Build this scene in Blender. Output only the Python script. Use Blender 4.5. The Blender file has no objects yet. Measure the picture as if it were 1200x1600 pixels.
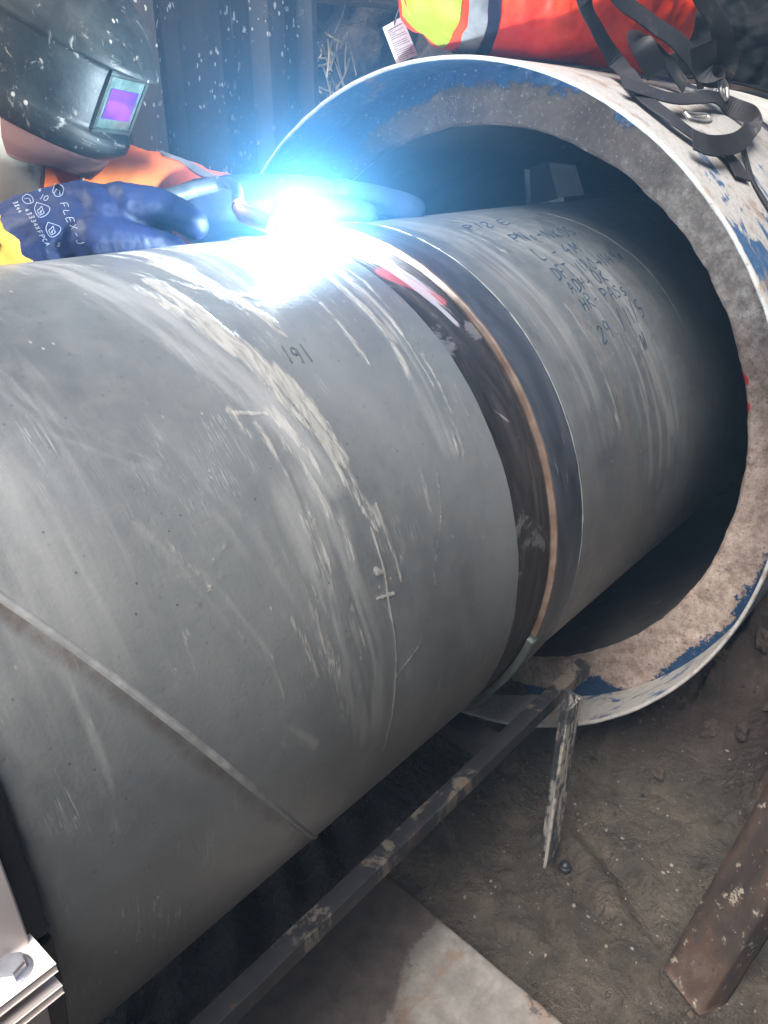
import bpy, bmesh, math, random
import numpy as np
from mathutils import Vector, Matrix
from mathutils.bvhtree import BVHTree

random.seed(7)
rng = np.random.default_rng(7)
SC = bpy.context.scene
COL = SC.collection
S = 0.381                     # one unit of the plan below = the pipe's radius in metres
G = 1.8 * S                   # height of the pipe axis over the ground
def V(x, y, z): return Vector((x * S, y * S, z * S + G))
def W(a):
    a = np.asarray(a, float) * S
    a[..., 2] += G
    return a

# ------------------------------------------------------------------ camera, sky, sun, exposure
cam_d = bpy.data.cameras.new('camera')
cam = bpy.data.objects.new('camera', cam_d); COL.objects.link(cam)
SC.camera = cam
cam_d.sensor_fit = 'VERTICAL'; cam_d.sensor_height = 32.0
cam_d.lens = 1227.16 / 1600 * 32.0
cam_d.clip_start = 0.02; cam_d.clip_end = 200
yaw, pit, rol = 0.871, -0.452, 0.0126
fw = Vector((math.sin(yaw) * math.cos(pit), math.cos(yaw) * math.cos(pit), math.sin(pit)))
rt0 = fw.cross(Vector((0, 0, 1))).normalized(); up0 = rt0.cross(fw)
RT = math.cos(rol) * rt0 + math.sin(rol) * up0
UP = -math.sin(rol) * rt0 + math.cos(rol) * up0
cam.matrix_world = Matrix(((RT.x, UP.x, -fw.x, 0), (RT.y, UP.y, -fw.y, -2.053 * S), (RT.z, UP.z, -fw.z, 1.3263 * S + G), (0, 0, 0, 1)))

SUN_EL, SUN_AZ = math.radians(60), math.radians(188)   # direction the light comes from: azimuth from +X, anticlockwise
world = bpy.data.worlds.new('World'); SC.world = world; world.use_nodes = True
wn = world.node_tree
sky = wn.nodes.new('ShaderNodeTexSky'); sky.sky_type = 'NISHITA'; sky.sun_disc = False
sky.sun_elevation = SUN_EL; sky.sun_rotation = math.pi / 2 - SUN_AZ
sky.dust_density = 3.0; sky.air_density = 1.0
bg = wn.nodes['Background']; bg.inputs['Strength'].default_value = 0.095
wn.links.new(sky.outputs[0], bg.inputs[0])
sun_d = bpy.data.lights.new('sun', 'SUN'); sun = bpy.data.objects.new('sun', sun_d); COL.objects.link(sun)
sun_d.energy = 4.0; sun_d.angle = math.radians(38); sun_d.color = (1.0, 0.965, 0.92)
sd = Vector((math.cos(SUN_EL) * math.cos(SUN_AZ), math.cos(SUN_EL) * math.sin(SUN_AZ), math.sin(SUN_EL)))
sun.rotation_euler = sd.to_track_quat('Z', 'Y').to_euler()
SC.view_settings.view_transform = 'Standard'; SC.view_settings.look = 'None'
SC.view_settings.gamma = 1.0; SC.view_settings.use_curve_mapping = False
SC.view_settings.exposure = 1.15
SC.cycles.volume_step_rate = 4; SC.cycles.volume_max_steps = 96; SC.cycles.max_bounces = 7; SC.cycles.diffuse_bounces = 3; SC.cycles.glossy_bounces = 3

# ------------------------------------------------------------------ helpers: noise
def _h(i, j, k):
    n = (i * 374761393 + j * 668265263 + k * 2147483647 * 0 + k * 1274126177) & 0xffffffff
    n = ((n ^ (n >> 13)) * 1274126177) & 0xffffffff
    return ((n ^ (n >> 16)) & 0xffffff) / float(0xffffff)
def vnoise(P):
    P = np.asarray(P, float); I = np.floor(P).astype(np.int64); F = P - I; F = F * F * (3 - 2 * F)
    r = 0
    for a in (0, 1):
        for b in (0, 1):
            for c in (0, 1):
                w = (F[..., 0] if a else 1 - F[..., 0]) * (F[..., 1] if b else 1 - F[..., 1]) * (F[..., 2] if c else 1 - F[..., 2])
                r = r + w * _h(I[..., 0] + a, I[..., 1] + b, I[..., 2] + c)
    return r
def fbm(P, o=4):
    P = np.asarray(P, float); r = 0; a = .5
    for _ in range(o): r = r + a * vnoise(P); P = P * 2.03 + 17.3; a *= .5
    return r / (1 - .5 ** o)
def sstep(a, b, x):
    t = np.clip((x - a) / (b - a), 0, 1); return t * t * (3 - 2 * t)

# ------------------------------------------------------------------ helpers: objects
ORG = {}
def thing(name, label, cat, loc, group=None, kind=None):
    o = bpy.data.objects.new(name, None); COL.objects.link(o)
    o.location = loc; o.empty_display_size = .05; ORG[o.name] = Vector(loc)
    tag(o, label, cat, group, kind); return o
def tag(o, label=None, cat=None, group=None, kind=None):
    if label: o['label'] = label
    if cat: o['category'] = cat
    if group: o['group'] = group
    if kind: o['kind'] = kind
    return o
def mesh(name, verts, faces, mat, parent=None, smooth=True, loc=None, attrs=None, uv=None):
    """verts in world metres -> ONE mesh object, its origin at the parent's (or at loc)"""
    verts = np.asarray(verts, float)
    org = ORG[parent.name] if parent else (Vector(loc) if loc is not None else Vector(verts.min(0) * [0, 0, 1] + verts.mean(0) * [1, 1, 0]))
    me = bpy.data.meshes.new(name)
    me.from_pydata((verts - np.array(org)).tolist(), [], faces if isinstance(faces, list) else faces.tolist())
    if smooth: me.polygons.foreach_set('use_smooth', [True] * len(me.polygons))
    if attrs:
        for k, v in attrs.items():
            at = me.attributes.new(k, 'FLOAT', 'POINT'); at.data.foreach_set('value', np.asarray(v, np.float32))
    if uv is not None:
        l = me.uv_layers.new(name='UVMap'); idx = np.empty(len(me.loops), np.int32); me.loops.foreach_get('vertex_index', idx)
        l.data.foreach_set('uv', np.asarray(uv, np.float32)[idx].ravel())
    if mat: me.materials.append(mat)
    me.update()
    o = bpy.data.objects.new(name, me); COL.objects.link(o)
    if parent: o.parent = parent
    else: o.location = org
    ORG[o.name] = org
    return o
def grid_faces(nu, nv, closed_u=False, closed_v=False):
    iu = np.arange(nu if closed_u else nu - 1); jv = np.arange(nv if closed_v else nv - 1)
    A, B = np.meshgrid(iu, jv, indexing='ij'); A = A.ravel(); B = B.ravel()
    A1 = (A + 1) % nu; B1 = (B + 1) % nv
    return np.stack([A * nv + B, A1 * nv + B, A1 * nv + B1, A * nv + B1], 1)
def catmull(P, n):
    P = np.asarray(P, float)
    if len(P) < 3: 
        t = np.linspace(0, 1, n)[:, None]; return P[0] * (1 - t) + P[-1] * t
    Q = np.vstack([2 * P[0] - P[1], P, 2 * P[-1] - P[-2]]); m = len(P) - 1
    out = []
    for u in np.linspace(0, m - 1e-9, n):
        i = int(u); t = u - i; a, b, c, d = Q[i:i + 4]
        out.append(.5 * ((2 * b) + (c - a) * t + (2 * a - 5 * b + 4 * c - d) * t * t + (3 * b - a - 3 * c + d) * t ** 3))
    return np.array(out)
def frames(P, hint):
    T = np.gradient(P, axis=0); T /= np.linalg.norm(T, axis=1)[:, None] + 1e-12
    H = np.broadcast_to(np.asarray(hint, float), P.shape) if np.ndim(hint) < 2 else np.asarray(hint, float)
    B = np.cross(T, H); B /= np.linalg.norm(B, axis=1)[:, None] + 1e-12
    return T, B, np.cross(B, T)
def tube_v(P, R, n=10, hint=(0.13, 0.2, 1)):
    P = np.asarray(P, float); R = np.broadcast_to(np.asarray(R, float), (len(P),))
    T, B, N = frames(P, hint); a = np.linspace(0, 2 * np.pi, n, endpoint=False)
    v = P[:, None] + R[:, None, None] * (np.cos(a)[None, :, None] * B[:, None] + np.sin(a)[None, :, None] * N[:, None])
    f = grid_faces(len(P), n, False, True).tolist()
    f.append(list(range(n))[::-1]); f.append([(len(P) - 1) * n + i for i in range(n)])
    return v.reshape(-1, 3), f
def ribbon_v(P, width, thick, normal):
    """webbing: flat cross-section swept along P; normal = face direction(s)"""
    P = np.asarray(P, float); T, B, N = frames(P, normal)
    w = np.broadcast_to(np.asarray(width, float), (len(P),))[:, None] / 2; t = thick / 2
    r = [P + B * w + N * t * .4, P + B * w * .94 + N * t, P - B * w * .94 + N * t, P - B * w + N * t * .4, P - B * w - N * t * .4, P - B * w * .94 - N * t, P + B * w * .94 - N * t, P + B * w - N * t * .4]
    v = np.stack(r, 1).reshape(-1, 3); n = 8
    f = grid_faces(len(P), n, False, True).tolist()
    f.append(list(range(n))[::-1]); f.append([(len(P) - 1) * n + i for i in range(n)])
    return v, f
def merge(parts):
    vs, fs, o = [], [], 0
    for v, f in parts:
        v = np.asarray(v); f = f if isinstance(f, list) else f.tolist()
        vs.append(v); fs += [[i + o for i in q] for q in f]; o += len(v)
    return np.vstack(vs), fs
def box_v(c, ax, ay, az, bev=0.0):
    """box with centre c and half-axis vectors, bevelled"""
    bm = bmesh.new(); bmesh.ops.create_cube(bm, size=2)
    M = Matrix(((ax[0], ay[0], az[0], c[0]), (ax[1], ay[1], az[1], c[1]), (ax[2], ay[2], az[2], c[2]), (0, 0, 0, 1)))
    bm.transform(M)
    if bev: bmesh.ops.bevel(bm, geom=bm.edges[:], offset=bev, segments=2, affect='EDGES', profile=.6)
    bmesh.ops.recalc_face_normals(bm, faces=bm.faces[:])
    v = np.array([x.co[:] for x in bm.verts]); bm.verts.index_update(); f = [[x.index for x in q.verts] for q in bm.faces]; bm.free()
    return v, f
def beam_v(p0, p1, w, h, hint, bev=.002, nseg=1, rough=0.0):
    """rectangular bar from p0 to p1 (w along cross(T,hint), h the other way)"""
    p0 = np.array(p0, float); p1 = np.array(p1, float); T = p1 - p0; L = np.linalg.norm(T); T /= L
    B = np.cross(T, hint); B /= np.linalg.norm(B); N = np.cross(B, T)
    if nseg == 1 and not rough: return box_v((p0 + p1) / 2, T * L / 2, B * w / 2, N * h / 2, bev)
    m = 6; prof = []
    for (sx, sy, dx, dy) in ((-1, -1, 1, 0), (1, -1, 0, 1), (1, 1, -1, 0), (-1, 1, 0, -1)):
        for i in range(m):
            t = i / m
            x = sx + 2 * dx * t; y = sy + 2 * dy * t
            k = 1 - .035 * max(0, 1 - 4 * min(t, 1 - t)) if i in (0,) else 1
            prof.append((x * k * w / 2, y * k * h / 2))
    prof = np.array(prof); n = len(prof); ts = np.linspace(0, L, nseg + 1)
    v = p0 + ts[:, None, None] * T + prof[None, :, :1] * B + prof[None, :, 1:] * N
    nn = prof / np.linalg.norm(prof, axis=1)[:, None]
    d = (fbm(v * 28, 4) - .5) * 2 * rough
    v = v + d[..., None] * (nn[None, :, :1] * B + nn[None, :, 1:] * N)
    f = grid_faces(nseg + 1, n, False, True).tolist(); v = v.reshape(-1, 3)
    c0 = len(v); v = np.vstack([v, v[:n].mean(0), v[-n:].mean(0)])
    for i in range(n):
        f.append([c0, (i + 1) % n, i]); f.append([c0 + 1, nseg * n + i, nseg * n + (i + 1) % n])
    return v, f
def capsule_parts(chain, n=14):
    out = []
    for k in range(len(chain)):
        x, y, z, r = chain[k]
        bm = bmesh.new(); bmesh.ops.create_icosphere(bm, subdivisions=2, radius=r); bmesh.ops.translate(bm, verts=bm.verts[:], vec=(x, y, z))
        bm.verts.index_update(); out.append((np.array([q.co[:] for q in bm.verts]), [[q.index for q in f.verts] for f in bm.faces])); bm.free()
        if k:
            a = np.array(chain[k - 1][:3]); b = np.array(chain[k][:3]); T = b - a
            h = (.3, .5, .8) if abs(T[2]) < .9 * np.linalg.norm(T) else (1, 0, 0)
            out.append(tube_v(np.array([a, b]), [chain[k - 1][3], r], n, h))
    return out
def blob(chains, voxel, smooth=6, unit=True):
    """one continuous skin over tapered capsules (plan units unless unit=False): returns world verts, faces"""
    parts = []
    for c in chains:
        c = [((p[0] * S, p[1] * S, p[2] * S + G, p[3] * S) if unit else tuple(p)) for p in c]
        parts += capsule_parts(c)
    v, f = merge(parts); me = bpy.data.meshes.new('tmp'); me.from_pydata(v.tolist(), [], f)
    o = bpy.data.objects.new('tmp', me); COL.objects.link(o)
    m = o.modifiers.new('r', 'REMESH'); m.mode = 'VOXEL'; m.voxel_size = voxel
    if smooth:
        m = o.modifiers.new('s', 'SMOOTH'); m.factor = .5; m.iterations = smooth
    bpy.context.view_layer.update(); dg = bpy.context.evaluated_depsgraph_get()
    e = o.evaluated_get(dg).to_mesh()
    vv = np.empty(len(e.vertices) * 3); e.vertices.foreach_get('co', vv); vv = vv.reshape(-1, 3)
    ff = [list(p.vertices) for p in e.polygons]
    o.evaluated_get(dg).to_mesh_clear(); bpy.data.objects.remove(o); bpy.data.meshes.remove(me)
    return vv, ff
def vnormals(v, f):
    n = np.zeros_like(v)
    for k in (3, 4):
        q = np.array([p for p in f if len(p) == k])
        if len(q):
            c = np.cross(v[q[:, 1]] - v[q[:, 0]], v[q[:, -1]] - v[q[:, 0]])
            for i in range(k): np.add.at(n, q[:, i], c)
    return n / (np.linalg.norm(n, axis=1)[:, None] + 1e-12)
def fold(v, f, amp, freq, stretch=(1, 1, 1), o=3):
    n = vnormals(v, f)
    d = 1 - 2 * np.abs(2 * fbm(v * freq * np.array(stretch), o) - 1)
    return v + n * (d * amp)[:, None]
def lathe_x(prof, yc, zc, a0, a1, n, tilt=(0, 0), closed=False):
    """revolve (x,R) plan-unit profile about an axis parallel to x; angle from +y towards +z, degrees"""
    a = np.radians(np.linspace(a0, a1, n, endpoint=not closed)); prof = np.asarray(prof, float)
    dy = prof[None, :, 1] * np.cos(a)[:, None]; dz = prof[None, :, 1] * np.sin(a)[:, None]
    x = prof[None, :, 0] - tilt[0] * dy - tilt[1] * dz
    return np.stack([x, dy + yc, dz + zc], -1), grid_faces(n, len(prof), closed, False)

# ------------------------------------------------------------------ helpers: materials
class Mat:
    def __init__(s, name, rough=.6, spec=.4, metal=0.0):
        s.m = bpy.data.materials.new(name); s.m.use_nodes = True; s.t = s.m.node_tree
        s.b = s.t.nodes['Principled BSDF']; s.out = s.t.nodes['Material Output']
        s.b.inputs['Roughness'].default_value = rough; s.b.inputs['Specular IOR Level'].default_value = spec
        s.b.inputs['Metallic'].default_value = metal
    def n(s, t, **k):
        x = s.t.nodes.new(t)
        for a, v in k.items(): setattr(x, a, v)
        return x
    def put(s, sock, v):
        if isinstance(v, bpy.types.NodeSocket): s.t.links.new(v, sock)
        elif isinstance(v, (tuple, list)) and sock.type == 'RGBA': sock.default_value = tuple(v)[:3] + (1,)
        else: sock.default_value = v
    def co(s, kind='Object', scale=(1, 1, 1), rot=(0, 0, 0), loc=(0, 0, 0)):
        c = s.n('ShaderNodeTexCoord'); m = s.n('ShaderNodeMapping')
        s.t.links.new(c.outputs[kind], m.inputs[0]); m.inputs['Scale'].default_value = scale; m.inputs['Rotation'].default_value = rot; m.inputs['Location'].default_value = loc
        return m.outputs[0]
    def noise(s, vec, scale=5, detail=5, rough=.55, dist=0.0):
        x = s.n('ShaderNodeTexNoise'); s.t.links.new(vec, x.inputs['Vector'])
        x.inputs['Scale'].default_value = scale; x.inputs['Detail'].default_value = detail; x.inputs['Roughness'].default_value = rough; x.inputs['Distortion'].default_value = dist
        return x.outputs[0]
    def voro(s, vec, scale=5, feature='F1', out='Distance', rand=1.0):
        x = s.n('ShaderNodeTexVoronoi', feature=feature); s.t.links.new(vec, x.inputs['Vector']); x.inputs['Scale'].default_value = scale; x.inputs['Randomness'].default_value = rand
        return x.outputs[out]
    def ramp(s, fac, stops, interp='LINEAR'):
        x = s.n('ShaderNodeValToRGB'); r = x.color_ramp; r.interpolation = interp
        while len(r.elements) < len(stops): r.elements.new(.5)
        for e, (p, c) in zip(r.elements, stops): e.position = p; e.color = (tuple(c) + (1,))[:4] if isinstance(c, (tuple, list)) else (c, c, c, 1)
        s.put(x.inputs[0], fac); return x.outputs[0]
    def mix(s, fac, a, b, mode='MIX'):
        x = s.n('ShaderNodeMix', data_type='RGBA', blend_type=mode)
        s.put(x.inputs[0], fac); s.put(x.inputs[6], a); s.put(x.inputs[7], b); return x.outputs[2]
    def math(s, op, a, b=0.0, c=0.0, clamp=False):
        x = s.n('ShaderNodeMath', operation=op, use_clamp=clamp); s.put(x.inputs[0], a); s.put(x.inputs[1], b)
        if op in ('MULTIPLY_ADD',): s.put(x.inputs[2], c)
        return x.outputs[0]
    def step(s, v, a, b):
        x = s.n('ShaderNodeMapRange', interpolation_type='SMOOTHSTEP'); s.put(x.inputs[0], v)
        x.inputs[1].default_value = a; x.inputs[2].default_value = b; return x.outputs[0]
    def mapr(s, v, a, b, c, d):
        x = s.n('ShaderNodeMapRange'); s.put(x.inputs[0], v)
        for i, q in enumerate((a, b, c, d)): x.inputs[i + 1].default_value = q
        return x.outputs[0]
    def attr(s, name): return s.n('ShaderNodeAttribute', attribute_name=name).outputs['Fac']
    def bump(s, h, strength=.3, dist=.002, nrm=None):
        x = s.n('ShaderNodeBump'); s.put(x.inputs['Height'], h); x.inputs['Strength'].default_value = strength; x.inputs['Distance'].default_value = dist
        if nrm is not None: s.t.links.new(nrm, x.inputs['Normal'])
        return x.outputs[0]
    def fin(s, color, rough=None, normal=None, metal=None):
        s.put(s.b.inputs['Base Color'], color)
        if rough is not None: s.put(s.b.inputs['Roughness'], rough)
        if metal is not None: s.put(s.b.inputs['Metallic'], metal)
        if normal is not None: s.t.links.new(normal, s.b.inputs['Normal'])
        return s.m

def mat_simple(name, c1, c2, scale=20, rough=.6, spec=.4, bump=.2, bscale=120, metal=0.0, dirt=None, dirt_amt=.55):
    m = Mat(name, rough, spec, metal); o = m.co()
    n = m.noise(o, scale, 6, .6); c = m.ramp(n, [(.3, c1), (.7, c2)])
    nb = m.noise(o, bscale, 4, .6)
    if dirt is not None:
        d = m.step(m.noise(o, scale * .8, 8, .68, .4), dirt_amt, dirt_amt + .12); c = m.mix(d, c, dirt)
    return m.fin(c, m.mapr(n, .3, .7, rough - .08, rough + .1), m.bump(nb, bump, .001))

def m_pipe(name, tone=1.0, circ=False):
    m = Mat(name, .42, .8)
    uv = m.co('UV')
    big = m.noise(m.co('UV', (4, 2.2, 1)), 1, 5, .6, .3)
    streak = m.noise(m.co('UV', (55, 5, 1) if not circ else (60, 4, 1)), 1, 6, .65, .6)
    fine = m.noise(uv, 240, 4, .65); mid = m.noise(uv, 38, 6, .65)
    a, b = (.074 * tone, .082 * tone, .086 * tone), (.165 * tone, .176 * tone, .178 * tone)
    c = m.ramp(big, [(.3, a), (.72, b)])
    if circ:
        s2 = m.noise(m.co('UV', (16, 1.2, 1)), 1, 7, .7, 1.0)
        c = m.mix(m.math('MULTIPLY', m.step(s2, .45, .75), .55), c, (.14, .115, .10)); c = m.mix(m.math('MULTIPLY', m.step(streak, .52, .85), .4), c, (.20, .20, .20)); c = m.mix(m.math('MULTIPLY', m.step(m.noise(m.co('UV', (13, 9, 1), loc=(3, 1, 0)), 1, 7, .72), .48, .72), .7), c, (.042, .045, .05))
    else:
        c = m.mix(m.math('MULTIPLY', m.step(streak, .54, .82), .22), c, (.20, .20, .195))
    c = m.mix(m.math('MULTIPLY', m.step(mid, .40, .78), .22), c, (.19, .185, .17)); c = m.mix(m.math('MULTIPLY', m.step(m.noise(uv, 90, 8, .75), .56, .70), .35), c, (.035, .037, .038))
    mud = m.attr('mud')
    crack = m.noise(m.co('UV', (130, 26, 1)), 1, 6, .7, 1.2)
    mk = m.math('ADD', mud, m.math('MULTIPLY', m.math('SUBTRACT', m.math('ADD', m.math('MULTIPLY', streak, .5), m.math('MULTIPLY', crack, .5)), .5), 2.2))
    mm = m.math('MULTIPLY', m.step(mk, .36, .74), m.step(mud, .03, .4))
    mcol = m.mix(m.step(crack, .35, .65), (.20, .19, .172), (.40, .385, .35))
    c = m.mix(m.math('MULTIPLY', mm, .63), c, mcol)
    film_sheen = m.attr('film_sheen')
    fm = m.math('MULTIPLY', m.step(m.math('ADD', film_sheen, m.math('MULTIPLY', m.math('SUBTRACT', streak, .5), .7)), .15, .85), .45)
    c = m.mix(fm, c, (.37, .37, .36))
    rust = m.attr('rust')
    c = m.mix(m.step(m.math('ADD', rust, m.math('MULTIPLY', m.math('SUBTRACT', mid, .5), .7)), .30, .85), c, (.055, .036, .026))
    spk = m.step(m.voro(m.co('UV', (70, 42, 1)), 1), .10, .05)
    spk = m.math('MULTIPLY', spk, m.step(m.noise(uv, 7, 2), .52, .6))
    c = m.mix(m.math('MULTIPLY', spk, .6), c, (.36, .34, .30))
    scr = 0
    for k, (sx, sy, rz, dd_) in enumerate(((240, 7, .25, .5), (170, 9, -.5, .35), (260, 12, 1.15, .4))):
        q = m.noise(m.co('UV', (sx, sy, 1), (0, 0, rz), (k * 3.1, k, 0)), 1, 3, .6, dd_)
        q = m.math('MULTIPLY', m.step(m.math('ABSOLUTE', m.math('SUBTRACT', q, .5)), .012, .004), m.step(m.noise(m.co('UV', (11, 6, 1), loc=(k * 5, 2, 0)), 1, 4, .6), .56, .66)); scr = q if k == 0 else m.math('MAXIMUM', scr, q)
    c = m.mix(m.math('MULTIPLY', scr, .6), c, (.33, .33, .32))
    pit = m.math('MULTIPLY', m.step(m.voro(uv, 95), .13, .07), m.step(m.noise(uv, 13, 3), .5, .62)); c = m.mix(m.math('MULTIPLY', pit, .6), c, (.022, .022, .022))
    rough = m.math('ADD', m.mapr(mid, .3, .7, .30, .44), m.math('MULTIPLY', mm, .35), clamp=True)
    h = m.math('ADD', m.math('MULTIPLY', fine, .45), m.math('ADD', m.math('MULTIPLY', mid, .5), m.math('MULTIPLY', mm, 1.1)))
    return m.fin(c, rough, m.bump(h, .35, .0016))

def m_face():
    m = Mat('rusty_concrete_face', .8, .3); o = m.co()
    n1 = m.noise(o, 9, 8, .68, .4); n2 = m.noise(o, 45, 8, .72); n3 = m.noise(o, 170, 6, .7)
    c = m.ramp(n1, [(.3, (.085, .05, .036)), (.5, (.17, .112, .082)), (.7, (.245, .18, .142))])
    c = m.mix(m.step(n2, .52, .72), c, (.085, .06, .05)); c = m.mix(m.step(n2, .46, .30), c, (.30, .235, .19))
    c = m.mix(m.step(m.noise(o, 26, 6, .7), .60, .70), c, (.27, .13, .075))
    du = m.math('ADD', m.attr('paleness'), m.math('MULTIPLY', m.math('SUBTRACT', m.math('ADD', m.math('MULTIPLY', n1, .5), m.math('MULTIPLY', n2, .5)), .5), 1.1))
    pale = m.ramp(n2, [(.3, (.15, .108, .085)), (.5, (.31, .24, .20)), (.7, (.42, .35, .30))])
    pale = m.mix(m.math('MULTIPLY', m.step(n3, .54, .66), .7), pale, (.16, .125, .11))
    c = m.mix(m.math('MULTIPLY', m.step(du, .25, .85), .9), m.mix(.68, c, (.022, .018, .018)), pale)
    p = m.math('ADD', m.attr('paint'), m.math('ADD', m.math('MULTIPLY', m.math('SUBTRACT', n1, .5), .55), m.math('MULTIPLY', m.math('SUBTRACT', n2, .5), .45)))
    pm = m.step(m.math('ADD', p, m.math('MULTIPLY', m.math('SUBTRACT', m.noise(o, 120, 6, .75), .5), .5)), .0, .07)
    c = m.mix(pm, c, m.mix(n2, (.006, .02, .045), (.016, .05, .115)))
    c = m.mix(m.math('MULTIPLY', m.step(n3, .56, .68), .55), c, (.06, .042, .034)); c = m.mix(m.math('MULTIPLY', m.step(n3, .42, .32), .45), c, (.32, .27, .23))
    red = m.step(m.math('ADD', m.attr('red'), m.math('MULTIPLY', m.math('SUBTRACT', n2, .5), 1.5)), .5, .6); c = m.mix(red, c, (.35, .02, .02))
    h = m.math('ADD', n2, m.math('MULTIPLY', n3, .5)); h = m.math('ADD', m.math('MULTIPLY', h, m.math('SUBTRACT', 1.0, m.math('MULTIPLY', pm, .8))), m.math('MULTIPLY', pm, 1.0))
    return m.fin(c, m.mix(pm, (.85,) * 3, (.45,) * 3), m.bump(h, .7, .003))

def m_collar(inside=False):
    m = Mat('worn_white_blue_paint', .5, .45); o = m.co(); uv = m.co('UV', (16, 8, 1))
    n1 = m.noise(uv, 1, 9, .72, .5); n2 = m.noise(o, 60, 7, .7); n3 = m.noise(o, 16, 7, .7, .5)
    c = m.ramp(n2, [(.3, (.27, .255, .235)), (.7, (.44, .425, .40))])
    c = m.mix(m.step(m.math('ADD', m.attr('blue'), n1), .50, .56), c, m.mix(n2, (.010, .036, .085), (.05, .13, .26)))
    c = m.mix(m.math('MULTIPLY', m.step(n3, .52, .66), .75), c, (.22, .15, .105)); c = m.mix(m.math('MULTIPLY', m.step(n2, .54, .68), .7), c, (.17, .16, .15)); c = m.mix(m.math('MULTIPLY', m.step(m.noise(o, 130, 5, .7), .58, .7), .7), c, (.13, .10, .08))
    return m.fin(c, .55, m.bump(n2, .4, .0015))

def m_mud():
    m = Mat('wet_clay_mud', .6, .5); o = m.co()
    n1 = m.noise(o, 2.2, 8, .65, .4); n2 = m.noise(o, 14, 8, .7, .5); n3 = m.noise(o, 90, 6, .7)
    c = m.ramp(n2, [(.28, (.020, .0155, .0115)), (.5, (.050, .039, .029)), (.75, (.095, .076, .057))])
    c = m.mix(m.math('MULTIPLY', m.step(n1, .5, .7), .5), c, (.085, .074, .055))
    soil = m.attr('soil')
    c = m.mix(soil, c, m.ramp(n2, [(.3, (.022, .014, .010)), (.55, (.055, .036, .026)), (.8, (.11, .075, .055))]))
    pale = m.step(m.noise(m.co(scale=(1, 2.2, 1), rot=(0, 0, .6)), 46, 8, .76, .6), .60, .68); c = m.mix(m.math('MULTIPLY', pale, .45), c, (.20, .18, .15))
    dark = m.step(m.voro(o, 26), .14, .08); c = m.mix(m.math('MULTIPLY', dark, m.step(n1, .45, .6)), c, (.02, .02, .02))
    wet = m.step(m.noise(o, 6, 6, .65, .6), .40, .56)
    r = m.mix(wet, (.68,) * 3, (.17,) * 3); r = m.mix(soil, r, (.8,) * 3)
    h = m.math('ADD', m.math('ADD', m.math('MULTIPLY', n2, 1.0), m.math('MULTIPLY', pale, .12)), m.math('MULTIPLY', n3, .45))
    return m.fin(c, r, m.bump(h, 1.0, .016))

def m_pile():
    m = Mat('splattered_sheet_steel', .6, .4); o = m.co()
    n1 = m.noise(m.co(scale=(9, 9, 1.2)), 1, 7, .7, .4); n2 = m.noise(o, 30, 6, .7); 
    c = m.ramp(n1, [(.3, (.02, .02, .022)), (.55, (.055, .05, .048)), (.75, (.09, .068, .057))])
    c = m.mix(m.step(n2, .58, .75), c, (.14, .12, .11))
    sp = 0
    for sc, th, lo in ((30, .16, (0, 0, 0)), (62, .20, (3, 1, 2)), (14, .10, (1, 5, 2))):
        vv = m.co(scale=(sc, sc * .6, sc * .55), loc=lo)
        vd = m.n('ShaderNodeVectorMath', operation='ADD'); m.t.links.new(vv, vd.inputs[0])
        x = m.n('ShaderNodeTexNoise'); m.t.links.new(vv, x.inputs['Vector']); x.inputs['Scale'].default_value = 2.2
        ms = m.n('ShaderNodeVectorMath', operation='SCALE'); m.t.links.new(x.outputs['Color'], ms.inputs[0]); ms.inputs['Scale'].default_value = .55; m.t.links.new(ms.outputs[0], vd.inputs[1])
        d = m.voro(vd.outputs[0], 1); k = m.step(d, th, th * .8); k = m.math('MULTIPLY', k, m.step(m.noise(o, 5.5, 3), .44, .58)); sp = k if sp == 0 else m.math('MAXIMUM', sp, k)
    drip = m.step(m.noise(m.co(scale=(60, 60, 3)), 1, 4, .6, .3), .70, .74)
    c = m.mix(m.math('MULTIPLY', drip, .5), c, (.32, .30, .28)); c = m.mix(m.math('MULTIPLY', sp, .85), c, (.55, .54, .52))
    return m.fin(c, .6, m.bump(m.math('ADD', n2, sp), .5, .002))

def m_slab():
    m = Mat('lime_crusted_concrete', .75, .35); o = m.co()
    n1 = m.noise(o, 7, 8, .68, .5); n2 = m.noise(o, 36, 8, .7); n3 = m.noise(o, 3.4, 6, .6, .4)
    c = m.ramp(n2, [(.3, (.13, .118, .104)), (.7, (.26, .242, .22))])
    c = m.mix(m.math('MULTIPLY', m.step(m.noise(o, 15, 8, .72), .45, .62), .6), c, (.16, .145, .13)); c = m.mix(m.math('MULTIPLY', m.step(n1, .52, .58), .75), c, (.19, .13, .095)); c = m.mix(m.step(n1, .63, .66), c, (.08, .07, .06))
    c = m.mix(m.math('MULTIPLY', m.step(n3, .56, .64), .8), c, (.085, .075, .065))
    c = m.mix(m.math('MULTIPLY', m.step(m.noise(o, 55, 4, .6), .70, .73), .9), c, (.03, .03, .035)); c = m.mix(m.step(m.noise(o, 8, 7, .7, .6), .64, .67), c, (.075, .07, .068))
    mq = m.math('ADD', m.attr('mudcover'), m.math('ADD', m.math('MULTIPLY', m.math('SUBTRACT', n1, .5), 1.5), m.math('MULTIPLY', m.math('SUBTRACT', n2, .5), .7)))
    mu = m.math('ADD', m.math('MULTIPLY', m.step(mq, .10, .45), .45), m.math('MULTIPLY', m.step(mq, .45, .62), .55))
    c = m.mix(mu, c, m.ramp(n2, [(.3, (.035, .028, .024)), (.7, (.075, .06, .052))]))
    return m.fin(c, .72, m.bump(m.math('ADD', n2, m.math('MULTIPLY', mu, .8)), .5, .003))

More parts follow.
